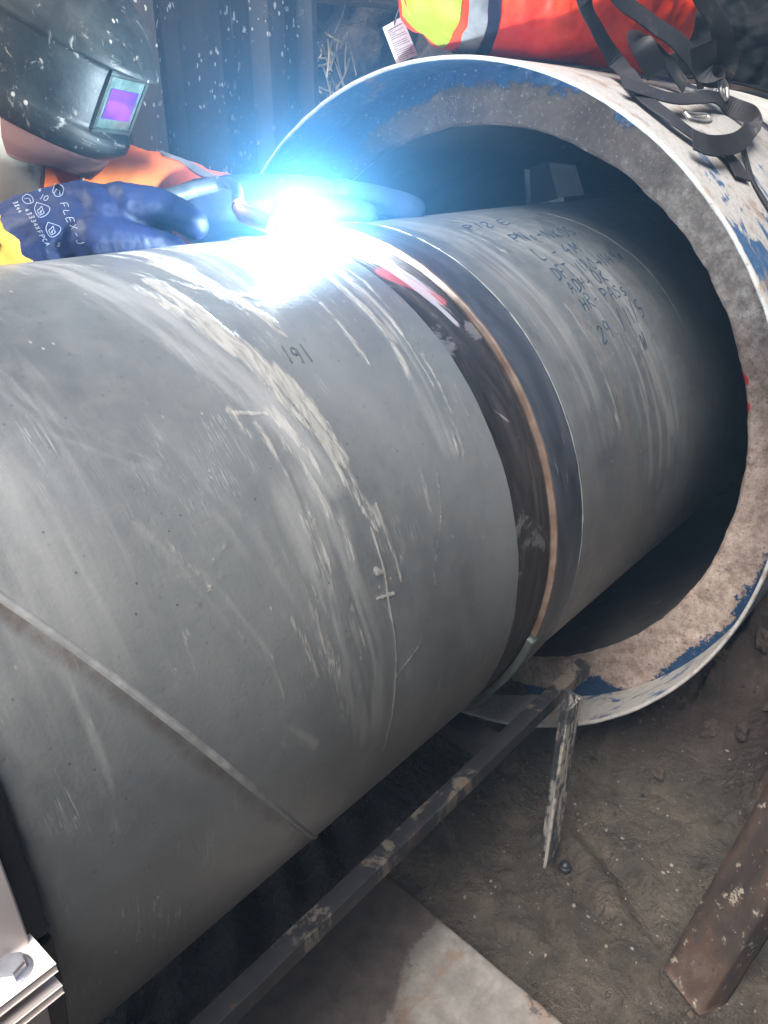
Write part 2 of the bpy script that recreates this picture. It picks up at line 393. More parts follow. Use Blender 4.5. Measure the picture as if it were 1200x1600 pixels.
def m_fabric(name, c1, c2, dirt=(.03, .03, .03), damt=.62, rough=.75, weave=700, attr_print=False):
    m = Mat(name, rough, .3); o = m.co()
    n = m.noise(o, 9, 6, .6); c = m.ramp(n, [(.3, c1), (.7, c2)])
    d = m.noise(o, 17, 8, .7, .5); c = m.mix(m.math('MULTIPLY', m.step(d, damt, damt + .14), .75), c, dirt)
    w = m.noise(o, weave, 2, .5); w2 = m.noise(o, 60, 5, .6)
    return m.fin(c, rough, m.bump(m.math('ADD', m.math('MULTIPLY', w, .4), w2), .3, .0012))

def m_rusty_beam():
    m = Mat('rust_and_mud_on_steel', .75, .3); o = m.co()
    n1 = m.noise(m.co(scale=(10, 10, 4)), 1, 8, .7, .6); n2 = m.noise(o, 50, 7, .7)
    c = m.ramp(n1, [(.28, (.018, .013, .011)), (.45, (.036, .026, .021)), (.56, (.060, .036, .025)), (.66, (.08, .06, .047)), (.8, (.13, .108, .088))])
    c = m.mix(m.step(n2, .58, .66), c, (.22, .19, .15)); c = m.mix(m.step(n2, .42, .32), c, (.028, .02, .018)); c = m.mix(m.math('MULTIPLY', m.step(m.noise(o, 20, 7, .7), .62, .68), .5), c, (.12, .055, .03))
    return m.fin(c, .8, m.bump(m.math('ADD', n2, n1), .6, .003))

def m_scraped(name, dark=(.03, .03, .032), pale=(.26, .235, .20), amt=.52, sc=(14, 14, 3)):
    m = Mat(name, .6, .4); o = m.co()
    n1 = m.noise(m.co(scale=sc), 1, 8, .72, .5); n2 = m.noise(o, 45, 6, .7)
    c = m.mix(m.step(m.math('ADD', m.math('MULTIPLY', n1, .75), m.math('MULTIPLY', n2, .25)), amt, amt + .06), m.ramp(n2, [(.3, dark), (.7, tuple(x * 2.2 for x in dark))]), pale)
    c = m.mix(m.math('MULTIPLY', m.step(n2, .58, .7), .6), c, (.10, .055, .035))
    return m.fin(c, .62, m.bump(n2, .5, .0015))

def m_helmet():
    m = Mat('scuffed_black_helmet_shell', .33, .35); o = m.co()
    n1 = m.noise(o, 16, 8, .68, .5); n3 = m.noise(o, 130, 5, .7)
    n2 = m.noise(m.co(scale=(26, 60, 34), rot=(.4, .3, .8)), 1, 8, .74, 1.0)
    c = m.ramp(n1, [(.3, (.007, .010, .010)), (.72, (.026, .031, .030))])
    c = m.mix(m.math('MULTIPLY', m.step(m.noise(o, 9, 7, .7, .4), .46, .70), .5), c, (.075, .068, .058))
    c = m.mix(m.math('MULTIPLY', m.step(n2, .57, .66), .75), c, (.27, .25, .22))
    sc = m.noise(m.co(scale=(190, 30, 30), rot=(.3, .7, .2)), 1, 6, .72, .2); c = m.mix(m.math('MULTIPLY', m.step(sc, .63, .70), .6), c, (.20, .20, .19))
    sp = m.step(m.voro(m.co(scale=(70, 40, 50), rot=(.2, .5, .1)), 1), .17, .10); c = m.mix(m.math('MULTIPLY', sp, m.step(n1, .5, .6)), c, (.36, .33, .29))
    r = m.math('ADD', m.mapr(n1, .3, .7, .42, .62), m.math('MULTIPLY', m.step(n2, .55, .66), .25))
    return m.fin(c, r, m.bump(m.math('ADD', n3, n2), .25, .0012))

M = {}
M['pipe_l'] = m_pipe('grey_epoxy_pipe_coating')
M['pipe_r'] = m_pipe('grimy_epoxy_pipe_coating', .78, True)
def m_bare():
    m = Mat('bare_scorched_steel', .45, .5); uvs = m.co('UV', (30, 5, 1))
    n1 = m.noise(uvs, 1, 8, .7, .6); n2 = m.noise(m.co('UV', (9, 11, 1)), 1, 6, .65, .5); f = m.noise(m.co('UV'), 260, 4, .6)
    c = m.ramp(n1, [(.32, (.011, .011, .012)), (.5, (.042, .038, .038)), (.62, (.085, .073, .068)), (.75, (.16, .15, .15))])
    c = m.mix(m.math('MULTIPLY', m.step(n2, .58, .64), .6), c, (.26, .25, .26))
    red = m.attr('red'); c = m.mix(m.math('MULTIPLY', m.step(m.math('ADD', red, m.math('MULTIPLY', m.math('SUBTRACT', n1, .5), .9)), .3, .6), .8), c, (.5, .10, .11))
    wht = m.attr('white'); c = m.mix(m.math('MULTIPLY', m.step(m.math('ADD', wht, m.math('MULTIPLY', m.math('SUBTRACT', n1, .5), 1.2)), .3, .6), .8), c, (.55, .53, .55))
    c = m.mix(m.math('MULTIPLY', m.attr('heat'), .7), c, (.14, .08, .05))
    return m.fin(c, .48, m.bump(m.math('ADD', n1, f), .35, .0012), .55)
M['bare'] = m_bare()
def m_black():
    m = Mat('black_primed_steel', .35, .5); n1 = m.noise(m.co('UV', (22, 6, 1)), 1, 8, .7, .7); n2 = m.noise(m.co('UV', (60, 9, 1)), 1, 6, .7)
    c = m.ramp(n1, [(.35, (.014, .017, .022)), (.6, (.05, .055, .068)), (.8, (.16, .16, .17))]); c = m.mix(m.math('MULTIPLY', m.step(n2, .64, .7), .6), c, (.33, .32, .33))
    return m.fin(c, .4, m.bump(n1, .3, .001))
M['black_band'] = m_black()
M['copper'] = mat_simple('rust_tinted_pipe_lip', (.13, .082, .058), (.23, .165, .125), 40, .5, .5, .5, 160, .3, (.09, .05, .035), .62)
M['edge_line'] = mat_simple('pale_paint_edge', (.12, .12, .115), (.23, .225, .215), 40, .6)
M['green_strip'] = mat_simple('weathered_green_steel', (.05, .065, .06), (.13, .15, .135), 50, .55, .4, .4, 150, .2)
M['bead'] = mat_simple('coated_weld_bead', (.15, .155, .155), (.27, .275, .27), 30, .42, .5, .3, 200)  # bead paler than the coat, its highlight put into the colour
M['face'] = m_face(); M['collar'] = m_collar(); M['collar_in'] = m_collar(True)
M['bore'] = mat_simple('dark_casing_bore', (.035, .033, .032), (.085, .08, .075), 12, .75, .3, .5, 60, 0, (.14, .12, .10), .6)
M['conc'] = mat_simple('grey_concrete', (.26, .25, .23), (.38, .36, .33), 14, .8, .3, .6, 90, 0, (.12, .10, .085), .58)
M['mud'] = m_mud(); M['pile'] = m_pile(); M['slab'] = m_slab(); M['rust_beam'] = m_rusty_beam()
M['rail'] = m_scraped('mud_scraped_angle_steel', (.012, .012, .014), (.12, .10, .08), .52)
M['leg'] = m_scraped('paint_scraped_leg_steel', (.03, .031, .035), (.34, .31, .27), .50, (30, 30, 4))
M['dark_steel'] = mat_simple('dark_muddy_steel', (.02, .02, .02), (.05, .045, .04), 20, .6, .4, .4, 90)
M['rubber'] = mat_simple('black_rubber', (.008, .008, .01), (.022, .022, .026), 30, .5, .4, .5, 140, 0, (.12, .12, .12), .68)
M['white_steel'] = mat_simple('pinkish_white_paint', (.64, .55, .51), (.74, .67, .63), 8, .35, .5, .012, 30, 0, (.40, .28, .20), .70)
M['zinc'] = mat_simple('zinc_plated_bolt', (.38, .39, .42), (.55, .56, .6), 50, .35, .5, .2, 120, .85)
M['helmet'] = m_helmet()
M['visor_frame'] = mat_simple('visor_frame_plastic', (.02, .03, .03), (.06, .075, .07), 30, .35, .5, .2, 90)
def m_glass():
    m = Mat('greenish_cover_lens', .12, .6); o = m.co(); n = m.noise(o, 40, 6, .7)
    return m.fin(m.ramp(n, [(.3, (.035, .065, .06)), (.7, (.10, .14, .13))]), m.mapr(n, .3, .7, .10, .32))
M['visor'] = m_glass()
def m_lens():
    m = Mat('purple_auto_lens', .08, .8); o = m.co(); n = m.noise(o, 14, 2, .5)
    m.b.inputs['Coat Weight'].default_value = 1.0; m.b.inputs['Coat Roughness'].default_value = .05
    return m.fin(m.ramp(n, [(.35, (.045, .022, .26)), (.65, (.14, .04, .27))]), .1)
M['lens'] = m_lens()
M['leather'] = m_fabric('red_brown_leather_flap', (.15, .075, .06), (.24, .12, .10), (.05, .04, .035), .6, .6, 300)
M['suede'] = m_fabric('cream_suede_cowl', (.48, .42, .31), (.66, .59, .46), (.16, .13, .09), .56, .85, 500)
M['hiviz'] = m_fabric('orange_hi_vis_cloth', (.72, .13, .025), (.85, .22, .04), (.25, .05, .02), .66, .7)
M['hiviz_red'] = m_fabric('red_orange_bag_fabric', (.80, .030, .016), (.88, .075, .018), (.40, .015, .012), .68, .5, 500)
M['reflect'] = mat_simple('silver_reflective_tape', (.22, .22, .22), (.33, .33, .33), 60, .45, .5, .2, 300, .2)
M['navy'] = m_fabric('navy_piping', (.010, .012, .03), (.02, .025, .05))
M['lime'] = m_fabric('lime_yellow_patch', (.24, .30, .012), (.32, .37, .025), (.2, .25, .03), .7, .6)
M['glove'] = m_fabric('blue_rubberised_glove', (.006, .012, .050), (.012, .024, .082), (.028, .03, .036), .55, .55, 260)
M['glove_dark'] = m_fabric('dark_soiled_glove', (.008, .013, .03), (.016, .025, .05), (.07, .07, .07), .6, .55, 260)
M['cuff'] = m_fabric('mustard_knit_cuff', (.50, .27, .03), (.62, .36, .06), (.15, .08, .02), .66, .85)
M['trouser'] = m_fabric('dark_work_trousers', (.015, .017, .025), (.035, .036, .045))
M['skin'] = mat_simple('skin', (.42, .24, .17), (.5, .3, .22), 30, .5)
M['black'] = mat_simple('black_plastic', (.008, .009, .011), (.022, .022, .025), 30, .45, .5, .2, 100)
M['torch'] = mat_simple('grey_torch_sleeve', (.025, .03, .036), (.07, .08, .09), 40, .35, .5, .3, 120, 0, (.25, .25, .25), .68)
M['copper_clean'] = mat_simple('copper_nozzle', (.45, .22, .12), (.6, .32, .18), 40, .35, .5, .2, 120, .9)
M['webbing'] = m_fabric('black_webbing', (.013, .013, .015), (.035, .034, .036), (.12, .11, .10), .56, .65, 900)
M['chrome'] = mat_simple('worn_buckle_steel', (.35, .34, .33), (.6, .58, .55), 60, .35, .5, .3, 140, .8)
M['card'] = mat_simple('white_tag_card', (.70, .64, .62), (.80, .74, .72), 20, .6, .3, .05, 90)
M['ink'] = mat_simple('dark_ink', (.02, .025, .05), (.06, .065, .1), 60, .6, .3, .05)
M['marker'] = mat_simple('blue_black_marker', (.010, .026, .055), (.035, .055, .085), 120, .5, .4, .05)
M['faint_marker'] = mat_simple('worn_marker', (.06, .075, .085), (.095, .105, .11), 120, .5, .4, .05)
M['white_print'] = mat_simple('pale_glove_print', (.17, .20, .28), (.27, .30, .37), 90, .6, .3, .1)
M['wood'] = m_scraped('weathered_timber', (.16, .13, .10), (.36, .32, .27), .5, (4, 40, 40))
M['straw'] = mat_simple('dry_straw', (.40, .30, .16), (.60, .48, .28), 60, .8)
M['plastic_sheet'] = mat_simple('dusty_black_plastic', (.0025, .003, .004), (.006, .0065, .008), 9, .7, .12, .6, 40, 0, (.03, .032, .035), .63)
M['fin'] = mat_simple('dusty_spacer_steel', (.022, .023, .024), (.05, .05, .05), 25, .6)
M['stone'] = mat_simple('brown_clod', (.025, .018, .014), (.075, .055, .042), 40, .8, .3, .8, 120)
M['pale_stone'] = mat_simple('pale_grit', (.08, .07, .058), (.22, .195, .165), 40, .7, .4, .4, 200)
#==SETTING==
# ------------------------------------------------------------------ the setting: ground, soil
def ground_height(x, y):
    xb = np.where(y > -.95, 3.12, 3.12 + (-.95 - y) * .75)
    d = x - xb + (fbm(np.stack([x * 2.2, y * 2.2, 0 * x], -1), 3) - .5) * .35
    up = np.maximum(0, d); bank = np.minimum(up * 1.15, .5 + up * .8)
    bank = np.where(y > -1.3, np.minimum(bank, np.maximum(.25, (y + 1.3) * -3 + .6)), bank)
    bank = np.minimum(bank, 4.6)
    rough = (fbm(np.stack([x * 3, y * 3, 0 * x + 5], -1), 5) - .5)
    ruts = np.sin((x * .85 - y * .55) * 26 + 5 * fbm(np.stack([x * 2, y * 2, 0 * x + 9], -1), 3)) * sstep(.45, .62, fbm(np.stack([x * 1.6, y * 1.6, 0 * x + 2], -1), 3))
    lump = 1 - np.abs(2 * fbm(np.stack([x * 6, y * 6, bank * 4], -1), 4) - 1)
    l2 = 1 - np.abs(2 * fbm(np.stack([x * 15, y * 15, bank * 9 + 3], -1), 4) - 1); chips = sstep(.52, .62, fbm(np.stack([x * 9, y * 9, 0 * x + 7], -1), 4))
    z = -1.8 + bank + rough * .07 + .028 * ruts * (bank < .02) + lump * np.minimum(bank, 1) * .26 + (l2 * .13 + chips * .05) * np.minimum(bank * 3, 1) + .014 * chips * (1 - np.minimum(bank * 3, 1)) + .012 * (l2 - .5) * (1 - np.minimum(bank * 3, 1))
    flat = sstep(.10, .0, np.abs(x - 1.2) - .85) * sstep(.1, 0, np.abs(y + 1.4) - 1.1)      # under the slab
    return z * (1 - flat) + flat * np.minimum(z, -1.825), sstep(.0, .22, d)
xs = np.unique(np.concatenate([np.linspace(-60, -3, 12), np.linspace(-3, 1.2, 50), np.linspace(1.2, 5.2, 300), np.linspace(5.2, 60, 30)]))
ys = np.unique(np.concatenate([np.linspace(-60, -3.2, 14), np.linspace(-3.2, -.2, 230), np.linspace(-.2, 4.2, 60), np.linspace(4.2, 60, 12)]))
X, Y = np.meshgrid(xs, ys, indexing='ij'); Z, SO = ground_height(X, Y)
mesh('ground', W(np.stack([X, Y, Z], -1)).reshape(-1, 3), grid_faces(len(xs), len(ys)), M['mud'], None, True, loc=(0, 0, 0), attrs={'soil': SO.ravel()})['kind'] = 'structure'

def soil_wall(name, fn, nu, nv, label_kind='structure'):
    U, T = np.meshgrid(np.linspace(0, 1, nu), np.linspace(0, 1, nv), indexing='ij')
    P = fn(U, T); f = grid_faces(nu, nv).tolist(); v = W(P).reshape(-1, 3); n = vnormals(v, f)
    v = v + n * ((fbm(v * 7, 5) - .5) * .22 + (1 - np.abs(2 * fbm(v * 16, 4) - 1)) * .05)[:, None]
    o = mesh(name, v, f, M['mud'], None, True, loc=(0, 0, 0), attrs={'soil': np.ones(len(v))}); o['kind'] = label_kind; return o
soil_wall('excavation_face', lambda u, t: np.stack([6.6 + 1.2 * (t - .3) + 0 * u, 3.6 - 10.5 * u, -2.2 + 5.4 * t], -1), 120, 70)
soil_wall('soil_bank', lambda u, t: np.stack([4.6 + 4 * u, 3.55 + .3 * t, -2.0 + 5.2 * t], -1), 70, 70)
soil_wall('trench_side_blocker', lambda u, t: np.stack([-9 + 17 * u, -4.3 - .9 * t, -2.0 + 9.2 * t], -1), 90, 60)  # unseen near wall, added and raised to block low sky light

# trench sheets
def pile_mesh(x0, prof, z0, z1, y):
    prof = np.array(prof); th = .035
    outer = prof; inner = prof[::-1] + [0, th]
    loop = np.vstack([outer, inner]); zs = np.linspace(z0, z1, 24)
    v = np.stack([np.stack([loop[:, 0] + x0, loop[:, 1] + y + .012 * np.sin(z * 1.7 + x0), 0 * loop[:, 0] + z], -1) for z in zs]); n = len(loop)
    f = grid_faces(len(zs), n, False, True).tolist(); m = len(prof)
    for k in (0, len(zs) - 1):
        for i in range(m - 1): f.append([k * n + i, k * n + i + 1, k * n + n - 2 - i, k * n + n - 1 - i])
    return W(v).reshape(-1, 3), f
PB = [(0, 0), (.34, 0), (.42, .11), (.70, .11), (.78, 0), (.94, 0), (1.0, .10), (1.16, .10), (1.22, .0), (1.27, 0)]
v, f = pile_mesh(3.65, PB, -2.0, 3.6, 2.8)
pb = mesh('sheet_pile', v, f, M['pile'], None, False, loc=V(4.28, 2.85, -2.0))
tag(pb, 'dark corrugated trench sheet with pale splashes behind the welding arc', 'sheet pile', 'trench sheets behind the welder')
v, f = pile_mesh(3.36, [(-.12, .04), (.06, -.05), (.14, .0), (.27, .0)], -2.0, 3.6, 2.78)
pa = mesh('sheet_pile', v, f, M['pile'], None, False, loc=V(3.5, 2.8, -2.0))
tag(pa, 'narrow dark trench sheet with a long pale scrape beside the welding helmet', 'sheet pile', 'trench sheets behind the welder')
v, f = pile_mesh(2.07, PB, -2.0, 3.6, 2.86)
pc = mesh('sheet_pile', v, f, M['pile'], None, False, loc=V(2.7, 2.9, -2.0))
tag(pc, 'dark corrugated trench sheet straight behind the welding helmet', 'sheet pile', 'trench sheets behind the welder')
for k in (1,):
    c = pc.copy(); COL.objects.link(c); c.location = V(2.7 - 1.29 * k, 2.9, -2.0)
    c['label'] = 'leftmost trench sheet behind the back of the welder'

# timber over the recess and straw
tb = thing('timber_board', 'weathered grey board end above the straw beside the trench sheets', 'board', V(5.5, 3.0, 2.2))
v, f = beam_v(V(4.98, 2.95, 2.36), V(5.5, 2.95, 2.38), .30 * S, .30 * S, (0, 0, 1), .004, 20, .002); mesh('board_face', v, f, M['wood'], tb)
v, f = beam_v(V(5.51, 2.95, 2.38), V(6.12, 2.99, 2.41), .30 * S, .29 * S, (0, 0, 1), .004, 20, .002); mesh('board_face', v, f, M['wood'], tb)
parts = []
for i in range(46):
    b = np.array([5.15 + .28 * rng.random(), 2.9 + .3 * rng.random(), 1.35 + .75 * rng.random()])
    d = rng.normal(size=3) * [.3, .25, .45]; L = .1 + .25 * rng.random(); d /= np.linalg.norm(d); d[1] = -abs(d[1]) * .6
    p = [b, b + d * L * .5 + rng.normal(size=3) * .015, b + d * L]
    parts.append(tube_v(W(catmull(p, 5)), .0016 + .0022 * rng.random(), 5))
v, f = merge(parts)
tag(mesh('straw', v, f, M['straw']), 'dry straw stalks poking from the recess beside the sheet piles', 'straw', None, 'stuff')

# crumpled black plastic at the right, extended behind the bag as deep shade
U, T = np.meshgrid(np.linspace(0, 1, 150), np.linspace(0, 1, 120), indexing='ij')
P = np.stack([4.75 + .9 * U + .5 * sstep(.5, 0, T), 1.5 - 2.6 * U - .1 * T, 3.1 - 2.1 * T - .35 * U], -1)
v = W(P).reshape(-1, 3); f = grid_faces(150, 120).tolist(); n = vnormals(v, f)
v = v + n * ((1 - np.abs(2 * fbm(v * np.array([9, 9, 7]), 4) - 1)) * .07 + (1 - np.abs(2 * fbm(v * 40 + 4, 3) - 1)) * .012)[:, None]
rad = np.hypot(v[:, 1] / S - .142, (v[:, 2] - G) / S + .031); k = np.maximum(1, 1.67 / rad); v[:, 1] = ((v[:, 1] / S - .142) * k + .142) * S; v[:, 2] = (((v[:, 2] - G) / S + .031) * k - .031) * S + G
n = vnormals(v, f); v2 = v - n * .002; nv = len(v); f2 = f + [[i + nv for i in q[::-1]] for q in f]
tag(mesh('plastic_sheet', np.vstack([v, v2]), f2, M['plastic_sheet']), 'crumpled dusty black plastic sheet extended over the soil as the deep shade behind the bag', 'plastic sheet')

# concrete slab
sl = thing('concrete_slab', 'pale lime crusted concrete slab half covered in mud under the pipe frame', 'slab', V(1.4, -1.2, -1.83))
nu, nv = 150, 150
Us, Ts = np.meshgrid(np.linspace(0, 1, nu), np.linspace(0, 1, nv), indexing='ij')
xr = 1.985 - .16 * Ts; xl = .35
Px = xl + (xr - xl) * Us; Py = -.35 - 2.1 * Ts
edge = np.minimum(np.minimum(Us, 1 - Us) * 1.5, np.minimum(Ts, 1 - Ts) * 2)
Px = Px + (Us > .9) * .012 * (fbm(np.stack([0 * Px, Py * 9, 0 * Px], -1), 3) - .5)
Pz = -1.772 + .006 * (fbm(np.stack([Px * 8, Py * 8, 0 * Px], -1), 4) - .5) - .022 * sstep(.014, 0, edge)
cover = sstep(-.92, -.66, Py + .25 * (Px - 1.9) * -1 * 0) + sstep(1.15, .6, Px) * .8 + sstep(1.62, 1.3, Px + .9 * (Py + 1.0) * -.5) * .55
top = np.stack([Px, Py, Pz], -1).reshape(-1, 3); ft = grid_faces(nu, nv).tolist()
ring = [i * nv for i in range(nu)] + [(nu - 1) * nv + j for j in range(1, nv)] + [i * nv + nv - 1 for i in range(nu - 2, -1, -1)] + [j for j in range(nv - 2, 0, -1)]
low = top[ring].copy(); low[:, 2] = -1.84; b0 = len(top)
fs = [[ring[i], ring[(i + 1) % len(ring)], b0 + (i + 1) % len(ring), b0 + i] for i in range(len(ring))]
mesh('slab_body', W(np.vstack([top, low])), ft + fs, M['slab'], sl, True, attrs={'mudcover': np.concatenate([cover.ravel(), np.ones(len(low)) * .6])})

# clods on the bank and loose grit
def rock(seed, r):
    bm = bmesh.new(); bmesh.ops.create_icosphere(bm, subdivisions=3, radius=1)
    v = np.array([q.co[:] for q in bm.verts]); bm.verts.index_update(); f = [[q.index for q in p.verts] for p in bm.faces]; bm.free()
    v = v * (1 + 1.1 * (fbm(v * 1.7 + seed * 7.1, 3)[:, None] - .5)) * np.array([1, .8, .65]); return v * r, f
def gz(x, y): return float(ground_height(np.array([x]), np.array([y]))[0][0])
protos = []
for i in range(4):
    v, f = rock(i, .03); o = mesh('clod', v, f, M['stone'], None, False, loc=(0, 0, 0)); protos.append(o)
spots = [(3.36, -1.16, .55), (3.55, -1.30, .8), (3.62, -1.44, .7), (3.75, -1.5, .6), (3.85, -1.38, .9), (3.58, -1.12, .5), (3.95, -1.5, .5), (3.70, -1.24, .6)]
for i, (x, y, s) in enumerate(spots):
    o = protos[i] if i < 4 else protos[i % 4].copy()
    if i >= 4: COL.objects.link(o)
    z = gz(x, y); o.location = V(x, y, z - .012); s *= .95; o.scale = (s, s, s); o.rotation_euler = (rng.random() * 6, rng.random() * 6, rng.random() * 6)
    tag(o, 'brown soil clod lying on the muddy bank below the casing pipe', 'clod', 'clods on the soil bank')
parts = []
ico = bmesh.new(); bmesh.ops.create_icosphere(ico, subdivisions=1, radius=1); iv = np.array([q.co[:] for q in ico.verts]); ico.verts.index_update(); iff = [[q.index for q in p.verts] for p in ico.faces]; ico.free()
for pal, nm, lab, cnt in ((0, 'dark_grit', 'dark grit scattered over the wet mud', 420), (1, 'pale_grit', 'pale grit and mortar crumbs scattered over the wet mud', 1300)):
    gx = 1.9 + 2.3 * rng.random(cnt); gy = -2.4 + 2.0 * rng.random(cnt); keep = (gx > 2.02) | (gy < -3)
    gx, gy = gx[keep], gy[keep]; zz, _ = ground_height(gx, gy)
    cl = fbm(np.stack([gx * 3, gy * 3, 0 * gx + pal * 9], -1), 3); sel = cl > .42; gx, gy, zz = gx[sel], gy[sel], zz[sel]
    vs = []; fsx = []
    for i in range(len(gx)):
        r = (.0008 + .0030 * rng.random() ** 6) * (1.6 if not pal else 1)
        q = iv * r * (0.6 + .8 * rng.random(3)) + np.array(V(gx[i], gy[i], zz[i])) + [0, 0, r * .25]
        vs.append((q, iff))
    v, f = merge(vs); tag(mesh(nm, v, f, M['stone' if not pal else 'pale_stone'], None, True, loc=(0, 0, 0)), lab, 'grit', None, 'stuff')
#==PIPES==
# ------------------------------------------------------------------ the two pipes
def seg_dist(px, py, A):
    """distance to a polyline, and the signed side/along coordinates, in metres on the unrolled pipe"""
    best = np.full(px.shape, 1e9); al = np.zeros(px.shape); sd_ = np.zeros(px.shape); acc = 0
    for (x0, y0), (x1, y1) in zip(A[:-1], A[1:]):
        dx, dy = x1 - x0, y1 - y0; L = math.hypot(dx, dy) + 1e-9
        t = np.clip(((px - x0) * dx + (py - y0) * dy) / L / L, 0, 1); d = np.hypot(px - x0 - t * dx, py - y0 - t * dy)
        k = d < best; best = np.where(k, d, best); al = np.where(k, acc + t * L, al)
        sd_ = np.where(k, ((px - x0) * dy - (py - y0) * dx) / L, sd_); acc += L
    return best, al, sd_, acc
def stroke(px, py, pts, w0, w1, amp=1.0, streak=1.0, seed=0, freq=60, hard=.55):
    A = [(a, math.radians(b)) for a, b in pts]
    d, al, sd_, L = seg_dist(px, py, A); w = w0 + (w1 - w0) * al / L
    body = sstep(1.35, .1, d / w)
    n = fbm(np.stack([sd_ * freq, al * 4.0, 0 * al + seed * 3.7], -1), 4)
    return amp * body * (1 - streak + streak * sstep(.30, .62, n))
def pipe_shell(x0f, x1f, R, nx, coarse=False):
    th = np.unique(np.concatenate([np.linspace(70, 250, 150 if coarse else 520), np.linspace(-110, 70, 60)])); th = np.radians(th)
    th = th[:-1] if abs(th[-1] - th[0] - 2 * np.pi) < 1e-6 else th
    n = len(th); u = np.linspace(0, 1, nx)
    T, U = np.meshgrid(th, u, indexing='ij')
    Xp = x0f(T) + (x1f(T) - x0f(T)) * U
    return Xp, T, R, grid_faces(n, nx, True, False)

def inst_shell(name, Xp, T, R, faces, mat, parent, attrs):
    Rr = R if np.ndim(R) else np.full(Xp.shape, R)
    P = np.stack([Xp, Rr * np.cos(T), Rr * np.sin(T)], -1)
    return mesh(name, W(P).reshape(-1, 3), faces, mat, parent, True, attrs={k: a.ravel() for k, a in attrs.items()}, uv=np.stack([Xp * S, T * S], -1).reshape(-1, 2))

lp = thing('steel_pipe', 'grey coated steel pipe with pale mud smears and a spiral weld seam in front', 'pipe', V(.7, 0, -1.0), 'steel pipes being welded end to end')
x1f = lambda T: 1.914 + .014 * (fbm(np.stack([np.cos(T) * 9, np.sin(T) * 9, 0 * T], -1), 4) - .5)
Xp, T, R, fc = pipe_shell(lambda T: -2.2 + 0 * T, lambda T: 0 * T - .05, 1.0, 14, True)
inst_shell('pipe_end', Xp, T, R, fc, M['pipe_l'], lp, {k: 0 * Xp for k in ('mud', 'film_sheen', 'rust')})
Xp, T, R, fc = pipe_shell(lambda T: -.05 + 0 * T, x1f, 1.0, 330)
mud = np.zeros(Xp.shape); film_sheen = np.zeros(Xp.shape)
def st(pts, w0, w1, amp, streak, freq=60, hard=.55):
    global mud
    mud = np.maximum(mud, stroke(Xp, T, pts, w0, w1, amp, streak, len(pts) + w0 * 100, freq, hard))
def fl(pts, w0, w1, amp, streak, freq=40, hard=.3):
    global film_sheen
    film_sheen = np.maximum(film_sheen, stroke(Xp, T, pts, w0, w1, amp, streak, len(pts) * 2 + w1 * 70, freq, hard))
st([(1.19, 106), (1.204, 118.4), (1.251, 125.5), (1.262, 132.7), (1.295, 140.7), (1.316, 149.5), (1.341, 154.6)], .075, .022, .95, .55, 70)
st([(1.27, 128), (1.30, 136), (1.315, 143)], .05, .05, .9, .6, 60)
st([(1.107, 91), (1.186, 99.7), (1.267, 109.0), (1.409, 114.1)], .05, .04, .75, .8, 40)
st([(1.312, 88), (1.331, 104.2), (1.37, 115.3), (1.407, 122.1)], .10, .03, .85, .75, 40)
st([(1.55, 88), (1.56, 102), (1.52, 112)], .16, .05, .7, .8, 36)
st([(1.087, 132.3), (1.107, 136.3)], .035, .03, .55, .8, 70); st([(1.10, 132.6), (1.2, 134.4)], .012, .01, .7, .6)
st([(1.13, 135.1), (1.137, 138.8), (1.139, 144.1)], .02, .006, .6, .7); st([(1.179, 134.4), (1.213, 142.1), (1.227, 149.2)], .05, .05, .7, .85, 45)
st([(1.837, 96), (1.82, 110), (1.808, 119.7), (1.785, 131.6), (1.775, 140.4), (1.745, 150)], .07, .03, .85, .7, 90)
st([(1.738, 112), (1.726, 128.0), (1.695, 137)], .025, .03, .7, .9, 50); st([(1.60, 118), (1.585, 131)], .02, .02, .6, .9, 60)
st([(1.144, 149.5), (1.174, 161.3), (1.201, 169.9), (1.225, 178)], .07, .055, .50, .9, 60)
st([(1.047, 153), (1.07, 162.4), (1.105, 171.2), (1.13, 178)], .06, .045, .46, .9, 60)
st([(.775, 144.5), (.825, 151.4), (.894, 160.8), (.918, 166.4)], .03, .04, .40, .9, 70); fl([(.76, 142), (.83, 152), (.90, 162)], .03, .04, .5, .8, 70)
st([(.922, 163.8), (.933, 170)], .02, .006, .55, .7); st([(.998, 161), (1.02, 165), (1.04, 170)], .03, .015, .5, .8, 70)
st([(1.318, 154.4), (1.319, 160.9), (1.308, 166.7), (1.315, 172.1), (1.307, 178.7), (1.295, 193.2)], .007, .005, 1.0, .25, 60)
st([(1.274, 164.3), (1.334, 165.0)], .006, .006, 1, .2); st([(1.292, 160.5), (1.303, 161)], .018, .016, 1, .2)
st([(1.307, 178.7), (1.409, 176.0), (1.444, 171.3), (1.514, 164.3), (1.588, 157.3), (1.62, 151.5)], .005, .004, .75, .6)
st([(1.56, 150), (1.545, 158), (1.50, 168)], .018, .01, .7, .8, 90)
fl([(.5, 152), (.506, 159.5), (.508, 166.5)], .012, .035, .5, .85, 90); st([(.853, 150.0), (.872, 148.8), (.913, 148.0)], .006, .01, .5, .6); st([(.798, 152.8), (.878, 151.0)], .006, .006, .45, .6)
fl([(.925, 175.3), (1.0, 180)], .04, .03, .6, .7); st([(1.24, 152), (1.23, 157)], .05, .03, .5, .8); st([(1.36, 152), (1.37, 164)], .02, .01, .55, .9)
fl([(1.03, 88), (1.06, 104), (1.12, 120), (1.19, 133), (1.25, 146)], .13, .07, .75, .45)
fl([(1.45, 90), (1.42, 104), (1.40, 116)], .22, .12, .5, .7); fl([(1.16, 148), (1.15, 160), (1.18, 172), (1.20, 184)], .17, .10, .62, .75)
